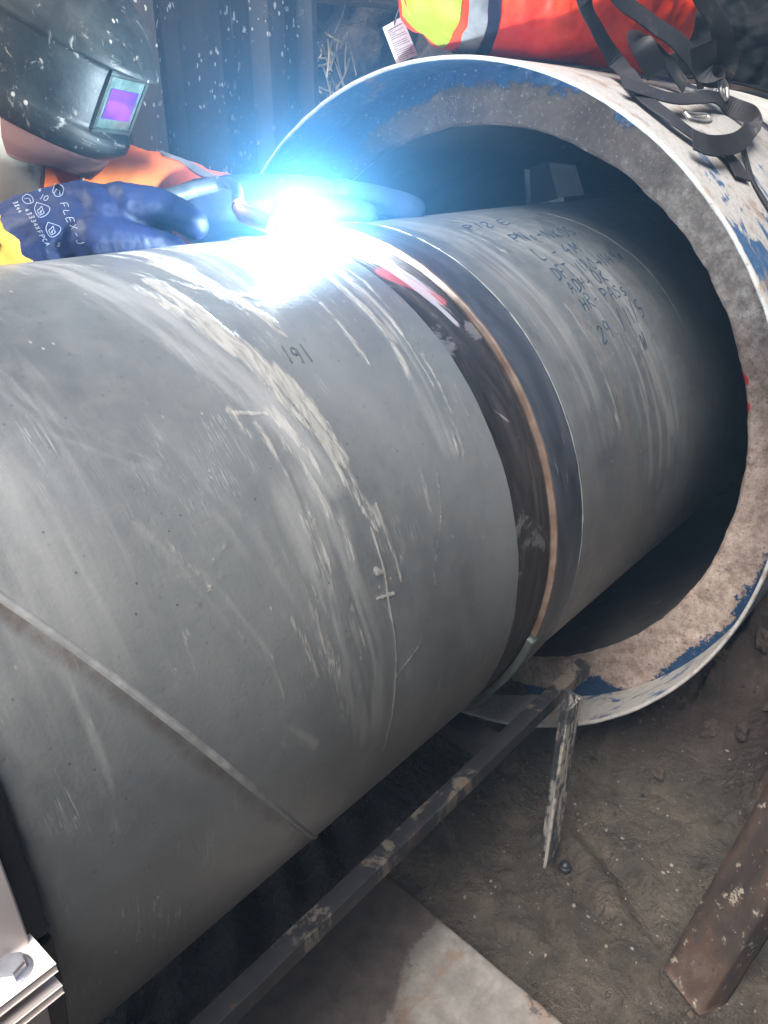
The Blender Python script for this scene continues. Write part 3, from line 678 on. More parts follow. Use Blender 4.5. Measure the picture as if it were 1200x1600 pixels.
fl([(1.78, 100), (1.74, 125), (1.70, 148)], .10, .06, .5, .7); fl([(.65, 118), (.70, 128), (.85, 136)], .06, .03, .4, .8); fl([(.62, 143), (.72, 147)], .03, .03, .3, .8)
fl([(.30, 100), (.42, 122), (.50, 146)], .42, .28, .62, .30, 12); fl([(.10, 110), (.2, 150)], .2, .2, .5, .4, 12)  # broad pale strokes: sky sheen at the upper left painted into this layer
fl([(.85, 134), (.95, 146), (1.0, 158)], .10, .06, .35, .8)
# spiral weld: a helix through the two ends seen in the picture
hx = lambda th: np.interp(th, [100, 143.5, 161.8, 208.9, 260], [.06, .456, .635, 1.106, 1.62])
dh = (Xp - hx(np.degrees(T))) * .72
rust = .60 * sstep(.05, .0, np.abs(dh + .014)) * sstep(.02, -.01, dh) * (.5 + fbm(np.stack([Xp * 4, T * 4, 0 * T], -1), 3))
dent = sstep(206, 211, np.degrees(T)) * 0
inst_shell('shell', Xp, T, 1.0 + 0.0012 * mud, fc, M['pipe_l'], lp, {'mud': mud, 'film_sheen': film_sheen, 'rust': rust})
th = np.linspace(98, 258, 360); q = np.stack([hx(th), np.cos(np.radians(th)), np.sin(np.radians(th))], -1)
nrm = np.stack([0 * th, np.cos(np.radians(th)), np.sin(np.radians(th))], -1)
tg = np.gradient(q, axis=0); tg /= np.linalg.norm(tg, axis=1)[:, None]; bn = np.cross(tg, nrm)
wv = 1 + .10 * np.sin(th * 40) + .15 * (fbm(np.stack([th * .6, 0 * th, 0 * th], -1), 3) - .5)
prof = np.array([(-1.3, -.003), (-.9, .001), (-.45, .0042), (0, .0056), (.45, .0042), (.9, .001), (1.3, -.003)])
v = q[:, None] + prof[None, :, :1] * .0085 * bn[:, None] + (prof[None, :, 1:] * wv[:, None, None]) * nrm[:, None]
mesh('weld_seam', W(v).reshape(-1, 3), grid_faces(len(th), 7), M['bead'], lp)
# uncoated end of the left pipe
Xp, T, R, fc = pipe_shell(lambda T: 1.88 + 0 * T, lambda T: 2.118 + 0 * T, .9955, 70)
red = stroke(Xp, T, [(1.98, 113), (2.02, 116.7), (2.07, 122.5)], .055, .03, 1, .25); wh = np.maximum(stroke(Xp, T, [(2.0, 100), (2.02, 114), (2.06, 127)], .10, .05, .75, .7, 4), stroke(Xp, T, [(1.98, 145), (2.03, 148)], .03, .03, .55, .7)); wh = np.maximum(wh, stroke(Xp, T, [(2.07, 123), (2.08, 126)], .02, .02, .5, .7))
heat = .7 * sstep(2.06, 2.10, Xp) * fbm(np.stack([Xp * 10, T * 7, 0 * T], -1), 3)
inst_shell('bare_band', Xp, T, R, fc, M['bare'], lp, {'red': red, 'white': wh, 'heat': heat})

rp = thing('steel_pipe', 'grimy pipe marked in blue marker running into the casing pipe', 'pipe', V(4.5, 0, -1.0), 'steel pipes being welded end to end')
Xp, T, R, fc = pipe_shell(lambda T: 2.308 + .004 * np.sin(T * 3), lambda T: 3.7 + 0 * T, 1.0, 200)
Rr = 1.0096 + .007 * sstep(2.42, 2.31, Xp)
mud = stroke(Xp, T, [(2.62, 95), (2.64, 115), (2.66, 135), (2.66, 160)], .02, .03, .6, .8); mud = np.maximum(mud, stroke(Xp, T, [(3.33, 92), (3.42, 108), (3.46, 125), (3.45, 150)], .03, .02, .65, .7, 2))
film_sheen = np.maximum(stroke(Xp, T, [(2.5, 90), (2.52, 120), (2.52, 150)], .16, .12, .5, .6, 5), stroke(Xp, T, [(2.85, 95), (2.95, 125), (2.95, 170)], .3, .22, .45, .85, 6))
film_sheen = np.maximum(film_sheen, stroke(Xp, T, [(3.1, 125), (3.12, 165)], .08, .1, .5, .9, 7, 60)); mud = np.maximum(mud, stroke(Xp, T, [(2.9, 128), (3.2, 136)], .02, .01, .55, .8, 8))
inst_shell('shell', Xp, T, Rr, fc, M['pipe_r'], rp, {'mud': mud, 'film_sheen': film_sheen, 'rust': 0 * mud})
Xp, T, R, fc = pipe_shell(lambda T: 3.7 + 0 * T, lambda T: 9.0 + 0 * T, 1.0096, 40, True)
inst_shell('pipe_body', Xp, T, R, fc, M['pipe_r'], rp, {'mud': 0 * Xp, 'film_sheen': 0 * Xp, 'rust': 0 * Xp})
def ring(name, prof, mat, parent, a0=-100, a1=260, n=360, wob=0.0, smooth=True):
    prof = np.asarray(prof, float); a = np.radians(np.linspace(a0, a1, n)); full = abs(a1 - a0 - 360) < 1e-6
    if full: a = a[:-1]
    Rj = prof[None, :, 1] + wob * (fbm(np.stack([np.cos(a) * 30, np.sin(a) * 30, 0 * a], -1), 3) - .5)[:, None]
    P = np.stack([np.broadcast_to(prof[None, :, 0], Rj.shape) + wob * (fbm(np.stack([np.cos(a) * 22, np.sin(a) * 22, 0 * a + 4], -1), 3) - .5)[:, None], Rj * np.cos(a)[:, None], Rj * np.sin(a)[:, None]], -1)
    f = grid_faces(len(a), len(prof), full, False).tolist()
    if not full: m = len(prof); f.append(list(range(m))); f.append([(len(a) - 1) * m + i for i in range(m)][::-1])
    uv = np.stack([np.broadcast_to(prof[None, :, 0] + prof[None, :, 1], Rj.shape) * S, np.broadcast_to(a[:, None], Rj.shape) * S], -1).reshape(-1, 2)
    return mesh(name, W(P).reshape(-1, 3), f, mat, parent, smooth, uv=uv)
ring('pipe_lip', [(2.20, .985), (2.128, .985), (2.1240, .9965), (2.1230, .998), (2.1230, 1.0155), (2.1240, 1.0172), (2.134, 1.0176)], M['copper'], rp, wob=.004, smooth=False)
Xp, T, R, fc = pipe_shell(lambda T: 2.1335 + 0 * T, lambda T: 2.309 + .004 * np.sin(T * 3), 1.0, 60)
inst_shell('socket_band', Xp, T, 1.0174 + 0 * T, fc, M['black_band'], rp, {})
ring('paint_edge', [(2.302, 1.0145), (2.304, 1.0184), (2.309, 1.0188), (2.313, 1.0145)], M['edge_line'], rp, wob=.005)
ring('backing_strip', [(2.092, 1.001), (2.092, 1.022), (2.096, 1.027), (2.124, 1.028), (2.129, 1.023), (2.129, 1.001)], M['green_strip'], rp, 196.5, 238, 60, .004)

# handwriting, drawn stroke by stroke and laid on the curved wall
GL = {'P': [[(0, 0), (0, 1)], [(0, 1), (.5, .95), (.55, .65), (0, .5)]], 'N': [[(0, 0), (0, 1), (.5, 0), (.5, 1)]], 'O': [[(.3, 1), (.05, .7), (.1, .15), (.35, 0), (.55, .4), (.5, .85), (.3, 1)]], 'o': [[(.25, .55), (.05, .3), (.2, .02), (.4, .2), (.35, .5), (.2, .55)]],
 '-': [[(.05, .45), (.45, .52)]], 'K': [[(0, 0), (.02, 1)], [(.5, 1), (.05, .45), (.55, 0)]], 'L': [[(0, 1), (0, .05), (.5, 0)]], '4': [[(.35, 1), (0, .4), (.55, .42)], [(.4, .7), (.38, 0)]], '5': [[(.5, 1), (.1, 1), (.05, .55), (.45, .5), (.45, .1), (0, .02)]], '0': [[(.3, 1), (.02, .6), (.15, .02), (.5, .2), (.52, .75), (.3, 1)]], '.': [[(.15, 0), (.2, .06)]],
 'M': [[(0, 0), (.05, 1), (.3, .35), (.55, 1), (.62, 0)]], 'D': [[(.02, 0), (.05, 1)], [(0, 1), (.5, .8), (.52, .25), (0, 0)]], 'F': [[(0, 0), (.03, 1), (.5, 1)], [(0, .5), (.4, .52)]], 'T': [[(.3, 0), (.28, 1)], [(0, 1), (.6, 1)]], '1': [[(.2, 0), (.22, 1)]], '8': [[(.45, .85), (.2, 1), (.08, .75), (.45, .3), (.25, 0), (.05, .25), (.45, .7), (.45, .85)]], '>': [[(0, .45), (.75, .47)], [(.5, .7), (.75, .47), (.5, .25)]],
 '9': [[(.5, .8), (.25, 1), (.05, .7), (.3, .5), (.5, .8), (.45, 0)]], 'A': [[(0, 0), (.3, 1), (.55, 0)], [(.1, .4), (.48, .42)]], 'H': [[(0, 0), (.03, 1)], [(.5, 0), (.52, 1)], [(0, .5), (.5, .53)]], 'R': [[(0, 0), (.02, 1), (.45, .9), (.45, .6), (.02, .5), (.55, 0)]], 'S': [[(.5, .9), (.2, 1), (.08, .75), (.45, .4), (.35, .02), (0, .1)]], 's': [[(.42, .6), (.15, .62), (.1, .42), (.4, .25), (.3, .02), (.02, .05)]], 'a': [[(.4, .5), (.15, .55), (.05, .2), (.25, .02), (.42, .4), (.45, .0)]],
 '2': [[(.02, .8), (.25, 1), (.5, .75), (.05, .02), (.6, .05)]], '/': [[(.05, -.1), (.4, 1.1)]], 'm': [[(0, 0), (.05, .5), (.2, .5), (.22, .05), (.25, .5), (.42, .48), (.45, 0)]], 'w': [[(0, 1), (.1, 0), (.25, .7), (.35, 0), (.55, 1.1)], [(.1, .9), (.3, .2)]], 'I': [[(.1, 0), (.12, 1)]], 'E': [[(.5, 1), (0, 1), (0, 0), (.5, 0)], [(0, .5), (.4, .5)]], 'X': [[(0, 0), (.5, 1)], [(0, 1), (.5, 0)]], 'J': [[(.45, 1), (.45, .2), (.2, 0), (.02, .2)]], '3': [[(.05, .95), (.35, 1), (.45, .75), (.2, .52), (.5, .3), (.3, 0), (.02, .1)]], '6': [[(.45, 1), (.1, .5), (.1, .1), (.4, .05), (.45, .4), (.1, .45)]], '7': [[(0, 1), (.5, 1), (.2, 0)]], 'Z': [[(0, 1), (.5, 1), (0, 0), (.5, 0)]], 'B': [[(0, 0), (0, 1), (.4, .9), (.4, .6), (0, .5), (.5, .4), (.45, .05), (0, 0)]], 'C': [[(.5, .85), (.25, 1), (.02, .5), (.25, 0), (.5, .15)]], 'W': [[(0, 1), (.15, 0), (.3, .7), (.45, 0), (.6, 1)]], ' ': []}
def text_strokes(s, h, width, jit=.05):
    adv = [.72 if c not in ' .1I' else .45 for c in s]; tot = sum(adv); out = []; x = 0
    for c, a in zip(s, adv):
        sc = .9 + .25 * rng.random(); sl = .12 + .1 * rng.random(); dy = .12 * (rng.random() - .5)
        for k in GL.get(c, []):
            out.append([((x + (px + sl * py) * .8 + jit * (rng.random() - .5)) / tot * width, ((py + dy) * sc + jit * (rng.random() - .5)) * h) for px, py in k])
        x += a
    return out
def flat_stroke(pts, w, proj):
    """2-D pen stroke -> thin raised strip through proj(u, v) -> (point, normal)"""
    P = catmull(np.array(pts), max(4, 4 * len(pts))) if len(pts) > 2 else np.array([np.array(pts[0]) * (1 - t) + np.array(pts[-1]) * t for t in np.linspace(0, 1, 4)])
    T = np.gradient(P, axis=0); T /= np.linalg.norm(T, axis=1)[:, None] + 1e-9; N = np.stack([-T[:, 1], T[:, 0]], 1)
    v = []
    for p, n in zip(P, N):
        for sgn in (-1, 1):
            a, nn = proj(*(p + n * w / 2 * sgn)); v.append(np.array(a) + np.array(nn) * .0005)
    return np.array(v), [[2 * i, 2 * i + 1, 2 * i + 3, 2 * i + 2] for i in range(len(P) - 1)]
def on_pipe(x0, th0, R):
    def pr(u, v):
        t = math.radians(th0) - v / R; c, s_ = math.cos(t), math.sin(t)
        return (V(x0 + u, R * c, R * s_), (0, c, s_))
    return pr
def writing(parent, lines, R, w, mat, skew=0.0):
    for s_, x0, t0, x1, t1, h in lines:
        prj = on_pipe(x0, t0, R); parts = []
        for k in text_strokes(s_, h, x1 - x0): 
            k = [(u, v + 0 * u - math.radians(t1 - t0) * u / (x1 - x0)) for u, v in k]
            parts.append(flat_stroke(k, w * (.8 + .5 * rng.random()), prj))
        v, f = merge(parts); mesh('marker_line', v, f, mat, parent)['kind'] = 'stuff'
writing(rp, [('PIZ E', 2.66, 103.5, 3.0, 102.5, .058), ('PNo-NK05', 2.79, 111.6, 3.27, 112.4, .068), ('L - 4M', 2.785, 118.8, 3.13, 119, .062), ('DFT 1180>1149m', 2.757, 125.2, 3.38, 124, .062), ('ADH- OK', 2.77, 129.4, 3.10, 128.4, .058), ('HR- PASs', 2.765, 134.0, 3.16, 133.2, .058), ('29. /11/5', 2.75, 142.0, 3.20, 139.5, .075), ('w', 3.03, 147, 3.09, 146.6, .062)], 1.0102, .0048, M['marker'])
writing(lp, [('191', 1.335, 127.4, 1.42, 128.6, .055)], 1.0006, .0055, M['faint_marker'])

# spacer fin standing on the right pipe inside the casing
sf = thing('pipe_spacer', 'small grey spacer fin standing on the pipe inside the casing', 'spacer', V(4.1, .3, .98))
def plate(pts, nvec, th):
    a = np.array([V(*p) for p in pts]); n = np.array(nvec, float); n /= np.linalg.norm(n); m = len(a)
    v = np.vstack([a + n * th / 2, a - n * th / 2]); f = [list(range(m)), list(range(m, 2 * m))[::-1]] + [[i, m + i, m + (i + 1) % m, (i + 1) % m] for i in range(m)]
    return v, f
v, f = plate([(3.99, .3, .93), (3.93, .3, 1.15), (4.13, .3, 1.185), (4.32, .3, .93)], (0, 1, 0), .012); mesh('fin', v, f, M['fin'], sf, False)
v, f = plate([(4.13, .3, 1.185), (4.32, .3, .93), (4.40, .16, .95), (4.2, .16, 1.17)], (.8, .5, .3), .01); mesh('fin', v, f, M['fin'], sf, False)
v, f = plate([(3.9, .45, .905), (4.5, .45, .905), (4.5, .05, 1.02), (3.9, .05, 1.02)], (0, .2, 1), .008); mesh('base_plate', v, f, M['fin'], sf, False)

# ------------------------------------------------------------------ casing pipe
YC, ZC, TI = .142, -.0309, (.0098, .0058)
X1, X2, RI, RO, TC = 2.9734, 3.2816, 1.385, 1.638, .018
cp = thing('casing_pipe', 'large concrete casing pipe with rusty rim and worn blue and white steel collar', 'casing pipe', V(4.5, YC, ZC - RO))
na, nr = 720, 40
a = np.radians(np.linspace(-90, 270, na, endpoint=False)); rr_ = np.linspace(0, 1, nr)
A, Rr = np.meshgrid(a, rr_, indexing='ij'); Rf = RI + (RO - TC - RI) * Rr
Pn = np.stack([np.cos(A) * Rf, np.sin(A) * Rf, 0 * A], -1)
ero = (fbm(Pn * 9, 4) - .5); pits = sstep(.62, .75, fbm(Pn * 26 + 3, 3))
dx = .008 * ero + .004 * pits + .006 * (fbm(Pn * 36, 4) - .5) + .022 * sstep(.07, 0, Rr) * (.4 + fbm(Pn * 14, 3))
Rf2 = Rf + sstep(.06, 0, Rr) * .018 * (fbm(Pn * 10, 5) - .45)
P = np.stack([X2 + dx - TI[0] * Rf2 * np.cos(A) - TI[1] * Rf2 * np.sin(A), YC + Rf2 * np.cos(A), ZC + Rf2 * np.sin(A)], -1)
ph = np.degrees(A) % 360
cov = np.interp(ph, [0, 20, 40, 60, 80, 92, 100, 104, 108, 112, 116, 120, 124, 142, 144, 146, 151, 153, 156, 182, 186, 196, 204, 214, 222, 226, 230, 234, 240, 246, 252, 300, 340], [.5, .6, .62, .6, .42, .36, .33, .30, .12, .30, .38, .1, -.3, -.3, .1, .42, .42, .1, -.4, -.4, .18, .26, .2, .22, .12, -.1, .1, .48, .42, .2, .3, .3, .4])
paint = cov - (1 - Rr)
red = .9 * sstep(3, 0, np.abs(ph - 160)) * sstep(.25, 0, Rr) + .9 * sstep(2, 0, np.abs(ph - 165)) * sstep(.2, 0, Rr)
mesh('concrete_rim', W(P).reshape(-1, 3), grid_faces(na, nr, True, False), M['face'], cp, True, attrs={'paint': paint.ravel(), 'red': red.ravel(), 'paleness': np.interp(ph, [0, 60, 100, 125, 150, 180, 215, 245, 270, 300, 360], [0, 0, .12, .42, .62, .85, 1, .8, .45, .2, 0]).ravel()})  # rim paler towards the lower near side, darker towards the top
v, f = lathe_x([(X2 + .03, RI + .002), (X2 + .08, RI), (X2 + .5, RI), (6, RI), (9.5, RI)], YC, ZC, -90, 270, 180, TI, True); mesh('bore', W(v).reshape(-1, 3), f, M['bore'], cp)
def lathe_mesh(name, prof, mat, n=540, wob=0.0, yc=YC, zc=ZC, a0=-90, a1=270, parent=cp, edge=(), blue=None):
    v, f = lathe_x(prof, yc, zc, a0, a1, n, TI, True)
    if wob:
        ang = np.radians(np.linspace(a0, a1, n, endpoint=False)); w = (fbm(np.stack([np.cos(ang) * 26, np.sin(ang) * 26, 0 * ang], -1), 4) - .5) * wob
        for i in edge: v[:, i, 0] += w
    L = np.concatenate([[0], np.cumsum(np.hypot(*np.diff(np.array(prof), axis=0).T))])
    ang = np.linspace(a0, a1, n, endpoint=False); uv = np.stack(np.broadcast_arrays(L[None, :] * S, np.radians(ang)[:, None] * S * 1.6), -1).reshape(-1, 2)
    at_ = None
    if blue is not None:
        pa = ang % 360; io = np.interp(pa, [0, 95, 112, 200, 212, 240, 262, 300, 360], [.35, .35, -.2, -.2, .0, -.06, -.25, -.25, .35]); oo = np.interp(pa, [0, 90, 120, 132, 142, 160, 200, 230, 260, 360], [.1, -.25, -.16, -.02, .04, .06, .04, -.05, -.2, .1])
        at_ = {'blue': np.stack([io if i < 3 else (oo - (.2 if i < 6 else 0)) for i in range(len(prof))], 1).ravel()}
    return mesh(name, W(v).reshape(-1, 3), f, mat, parent, True, uv=uv, attrs=at_)
lathe_mesh('steel_collar', [(X2 + .06, RO - TC), (X2 - .02, RO - TC), (X1 + .02, RO - TC), (X1 + .003, RO - TC + .002), (X1, RO - TC / 2), (X1 + .003, RO - .002), (X1 + .02, RO), (3.2, RO), (3.6, RO), (4.35, RO), (4.36, RO - .012), (4.36, RO - .05)], M['collar'], 720, .014, edge=(3, 4, 5), blue=True)
lathe_mesh('rubber_seal', [(4.35, RO - .05), (4.37, RO + .002), (4.42, RO + .012), (4.47, RO + .002), (4.48, RO - .05)], M['rubber'], 360)
lathe_mesh('concrete_barrel', [(4.46, RO - .06), (4.47, RO - .012), (4.5, RO - .006), (6, RO - .006), (9.5, RO - .006)], M['conc'], 240)

# ------------------------------------------------------------------ clamp at the lower left, on the near pipe
pc_ = thing('pipe_clamp', 'white painted bolted clamp with black rubber edge round the near pipe', 'clamp', V(.1, -1.0, -.3))
def arc_plate(name, x0, x1, r0, r1, a0, a1, mat, n=160, bev=.006, parent=None, wob=0.0):
    pr = [(x0, r0), (x0, r1 - bev), (x0 + bev, r1), (x1 - bev, r1), (x1, r1 - bev), (x1, r0)]
    v, f = lathe_x(pr, 0, 0, a0, a1, n); f = f.tolist(); m = len(pr); f.append(list(range(m))[::-1]); f.append([(n - 1) * m + i for i in range(m)])
    if wob:
        ang = np.linspace(0, 1, n); w = (fbm(np.stack([ang * 60, 0 * ang, 0 * ang], -1), 3) - .5) * wob; v[:, 3:, 0] += w[:, None]
    return mesh(name, W(v).reshape(-1, 3), f, mat, parent or pc_)
arc_plate('rubber_lining', -.6, .332, 1.002, 1.022, 60, 176.9, M['rubber'], 160, .008, None, .012)
arc_plate('upper_band', -.6, .290, 1.024, 1.040, 60, 175.6, M['white_steel'], 160, .005)
arc_plate('rubber_lining', -.6, .332, 1.002, 1.022, 178.2, 300, M['rubber'], 160, .008)
arc_plate('lower_band', -.6, .290, 1.024, 1.040, 178.9, 300, M['white_steel'], 160, .005)
for sg, ang, nm in ((1, 176.1, 'upper_lug'), (-1, 178.9, 'lower_lug')):
    t = math.radians(ang); rad = np.array([0, math.cos(t), math.sin(t)]); tan = np.array([0, -math.sin(t), math.cos(t)])
    c = np.array(V(-.16, 0, 0)) + rad * S * 1.066
    v, f = box_v(c, np.array([.455 * S, 0, 0]), rad * S * .042, tan * S * .009, .0012); lug = mesh(nm, v, f, M['white_steel'], pc_, False)
    if sg == 1:
        for bx in (.245, -.3):
            up_ = -tan if tan[2] < 0 else tan
            bc = np.array(V(bx, 0, 0)) + rad * S * 1.068 + up_ * S * .009
            def disc(r, h, n, off=0.0, top=None):
                aa = np.linspace(0, 2 * np.pi, n, endpoint=False) + off; e1 = np.array([1, 0, 0]); e2 = np.cross(up_, e1); rings = [(r, 0), (r, h * .8), (r * .9, h)]
                v = np.array([bc + e1 * rr * math.cos(x) + e2 * rr * math.sin(x) + up_ * hh for rr, hh in rings for x in aa]); f = grid_faces(3, n, False, True).tolist(); f.append([2 * n + i for i in range(n)]); return v, f
            v, f = disc(.0118, .002, 32); mesh('washer', v, f, M['zinc'], lug, False)
            v, f = disc(.0092, .0080, 6, .3); mesh('bolt_head', v, f, M['zinc'], lug, False)
#==FRAME==
# ------------------------------------------------------------------ frame under the pipe, props, bits on the ground
fr = thing('support_frame', 'low muddy steel frame carrying the pipe on short legs', 'frame', V(1.8, 0, -1.8))
def angle_bar(name, p0, p1, h, w, th, mat, parent, side):
    """L-section: an upright web on the near side and a flange on top"""
    p0 = np.array(p0); p1 = np.array(p1); z = np.array([0, 0, 1.0]); y = np.array([0, side, 0.0])
    a = beam_v(p0, p1, th, h, (0, 0, 1), .0012, 40, .0007); top = h / 2 - th / 2
    b = beam_v(p0 + y * (w / 2 + th / 2 - .0005) + z * top, p1 + y * (w / 2 + th / 2 - .0005) + z * top, w, th, (0, 0, 1), .0012, 40, .0006)
    v, f = merge([a, b]); return mesh(name, v, f, mat, parent, False)
angle_bar('rail', V(-1.2, -.9, -.825), V(2.83, -.9, -.865), .066 * S, .05 * S, .005, M['rail'], fr, 1)
angle_bar('rail', V(-1.2, .75, -.93), V(2.83, .75, -.93), .066 * S, .05 * S, .005, M['rail'], fr, -1)
for x in (-.4, 2.3):
    v, f = beam_v(V(x, -.84, -1.06), V(x, .74, -1.06), .09 * S, .09 * S, (0, 0, 1), .002); mesh('cross_bar', v, f, M['dark_steel'], fr, False)
for x in (.0, 1.15): 
    pass
def leg(x, y, ztop, zbot):
    w, th = .118 * S, .006; z0, z1 = zbot, ztop
    a = beam_v(V(x, y - .012, z0), V(x, y - .012, z1), w, th, (0, 1, 0), .001, 36, .0008)
    b = beam_v(np.array(V(x + .059, y + .03, z0)), np.array(V(x + .059, y + .03, z1)), th, .08 * S, (0, 1, 0), .001, 36, .0006)
    v, f = merge([a, b]); return mesh('leg', v, f, M['leg'], fr, False)
leg(2.53, -.968, -.835, -1.83)
for (x, y) in ((2.5, .84), (.1, .84), (.1, -.97)): leg(x, y, -.9, -1.84)

nb = thing('rubber_plug', 'small shiny black domed plug on the mud at the foot of the leg', 'plug', V(2.56, -1.02, -1.8))
aa = np.linspace(0, 2 * np.pi, 28, endpoint=False)
def lathe_z(prof, c):
    v = np.array([[c[0] + r * math.cos(x), c[1] + r * math.sin(x), c[2] + z] for r, z in prof for x in aa]); return v, grid_faces(len(prof), 28, False, True).tolist()
cz = gz(2.56, -1.03); c = V(2.565, -1.04, cz - .005)
v, f = lathe_z([(.0095, 0), (.0115, .002), (.0118, .008), (.0105, .011), (.0092, .0115)], c); mesh('flange', v, f, M['rubber'], nb)
v, f = lathe_z([(.0092, .0112), (.0085, .015), (.006, .0185), (.003, .0198), (.0001, .02)], c); mesh('dome', v, f, M['black'], nb)

d = np.array([.25, -.15, 1.0])
b0 = np.array([2.385, -1.725, -1.79])
v, f = beam_v(W(b0), W(b0 + d * 2.4), .17 * S, .21 * S, (.45, 1, 0), .004, 60, .0022)
tag(mesh('raking_prop', v, f, M['rust_beam'], None, True), 'thick rusty square prop standing in the mud at the right edge', 'prop', 'rusty props by the trench side')
b1 = np.array([3.62, -1.66, -1.85])
v, f = beam_v(W(b1), W(b1 + d * 1.9), .15 * S, .16 * S, (.45, 1, 0), .004, 40, .002)
tag(mesh('raking_prop', v, f, M['rust_beam'], None, True), 'further thinner rusty prop partly hidden behind the front one', 'prop', 'rusty props by the trench side')
#==BAG==
# ------------------------------------------------------------------ hi-vis bag, tag and straps on top of the casing
bag = thing('kit_bag', 'bright red orange hi-vis bag lying on top of the casing pipe', 'bag', V(3.6, .1, 1.6))
v, f = blob([[(3.02, .32, 1.80, .10), (3.14, .26, 1.86, .20), (3.45, .10, 1.93, .30), (3.85, -.06, 1.94, .31), (4.12, -.17, 1.86, .20), (4.22, -.21, 1.80, .12)], [(3.3, .2, 1.72, .10), (3.8, -.05, 1.70, .11), (4.1, -.2, 1.70, .09)]], .0055, 10)
v = fold(v, f, .013, 9, (1, 1, 1), 2); v = fold(v, f, .005, 24, (1, 1.3, 1), 3)
# it sags onto the pipe: nothing may reach below the casing's crown
rad = np.hypot(v[:, 1] / S - YC, (v[:, 2] - G) / S - ZC); k = np.maximum(1, (RO + .012) / rad)
v[:, 1] = (YC + (v[:, 1] / S - YC) * k) * S; v[:, 2] = (ZC + ((v[:, 2] - G) / S - ZC) * k) * S + G
mesh('bag_body', v, f, M['hiviz_red'], bag); bag_bvh = BVHTree.FromPolygons([tuple(x) for x in v], f)
ax0 = np.array(V(3.02, .32, 1.86)); ax1 = np.array(V(4.1, -.16, 1.9)); axd = (ax1 - ax0) / np.linalg.norm(ax1 - ax0)
e2 = np.array([0, 0, 1.0]) - axd * axd[2]; e2 /= np.linalg.norm(e2); e1 = np.cross(e2, axd)
def wrap(name, s0, s1, ph0, ph1, mat, lift=.002, ns=10, npz=70, parent=bag, sk=0.0, bvh=None, a0=None, conv=0.0):
    vs = []; 
    for i in range(ns):
        for j in range(npz):
            ph = math.radians(ph0 + (ph1 - ph0) * j / (npz - 1)); s_ = s0 + (s1 - s0) * i / (ns - 1)
            o = ax0 + axd * (s_ + sk * math.cos(ph)) * S; dv = e1 * math.cos(ph) + e2 * math.sin(ph)
            h = (bvh or bag_bvh).ray_cast(Vector(o + dv * .5), Vector(-dv))
            p = np.array(h[0]) + np.array(h[1]) * lift if h[0] else o
            vs.append(p)
    vs = np.array(vs); n = len(vs); f = grid_faces(ns, npz).tolist()
    return mesh(name, vs, f, mat, parent)
wrap('reflective_stripe', .15, .235, 120, 420, M['reflect'], .003, 6, 110, sk=.06)
wrap('dark_piping', .237, .29, 120, 420, M['navy'], .0036, 5, 110, sk=.06)
wrap('lime_panel', -.09, .09, 145, 262, M['lime'], .003, 10, 60, sk=.03)
wrap('printed_patch', .0, .075, 150, 196, M['black'], .0045, 6, 30, sk=.03)
tgp = [(2.925, .45, 1.715), (3.05, .45, 1.765), (3.165, .45, 1.63), (3.02, .45, 1.59)]
A4 = [np.array(V(*p)) for p in tgp]; nn = np.cross(A4[1] - A4[0], A4[3] - A4[0]); nn /= np.linalg.norm(nn); nn = nn if nn[1] < 0 else -nn
v, f = plate(tgp, nn, .0012); card = mesh('tag_card', v, f, M['card'], bag, False)
parts = []
for i in range(17):
    t = .12 + .82 * i / 16; u = .12
    if i in (6,): continue
    while u < .86:
        l = .03 + .07 * rng.random(); u2 = min(u + l, .88)
        q = lambda a, b: (A4[0] * (1 - a) + A4[1] * a) * (1 - b) + (A4[3] * (1 - a) + A4[2] * a) * b + nn * .0012
        hh = .014 if i else .022; parts.append((np.array([q(u, t), q(u2, t), q(u2, t + hh), q(u, t + hh)]), [[0, 1, 2, 3]])); u = u2 + .018
        if i and rng.random() < .06: break
v, f = merge(parts); mesh('small_print', v, f, M['ink'], card, False)['kind'] = 'stuff'
v, f = tube_v(W(catmull([(3.0, .452, 1.73), (3.0, .42, 1.79), (3.03, .36, 1.82)], 8)), .0016, 6); mesh('tag_cord', v, f, M['black'], bag)

SN = 'black webbing straps of the bag harness'
def strap(pts, width, label, nrm, n=70, thick=.0026, parts=None):
    P = W(catmull(pts, n)); T = np.gradient(P, axis=0)
    if isinstance(nrm, str):                                   # face away from the casing axis
        r = P - np.array([0, YC * S, ZC * S + G]); r[:, 0] = 0; N = r / np.linalg.norm(r, axis=1)[:, None]
    else: N = np.array(nrm, float) if np.ndim(nrm) == 1 else catmull(nrm, n)
    v, f = ribbon_v(P, width, thick, N)
    o = mesh('webbing_strap', v, f, M['webbing'], None, False); tag(o, label, 'strap', SN); return o
TC_ = (-fw.x, -fw.y, -fw.z)
strap([(3.18, -.30, 1.96), (3.26, -.30, 1.79), (3.38, -.305, 1.70), (3.50, -.34, 1.60), (3.44, -.42, 1.555), (3.36, -.49, 1.52), (3.21, -.62, 1.45), (3.18, -.74, 1.385), (3.2, -.80, 1.345), (3.26, -.86, 1.30)], .031, 'black strap falling over the front of the red bag to the casing edge', [(-.6, -.6, .5), (-.6, -.6, .5), (-.6, -.6, .5), (-.6, -.6, .5), (-.6, -.5, .6), (-.5, -.5, .7), (-.3, -.5, .75), (-.2, -.55, .8), (-.1, -.6, .75), (-.1, -.6, .75)])
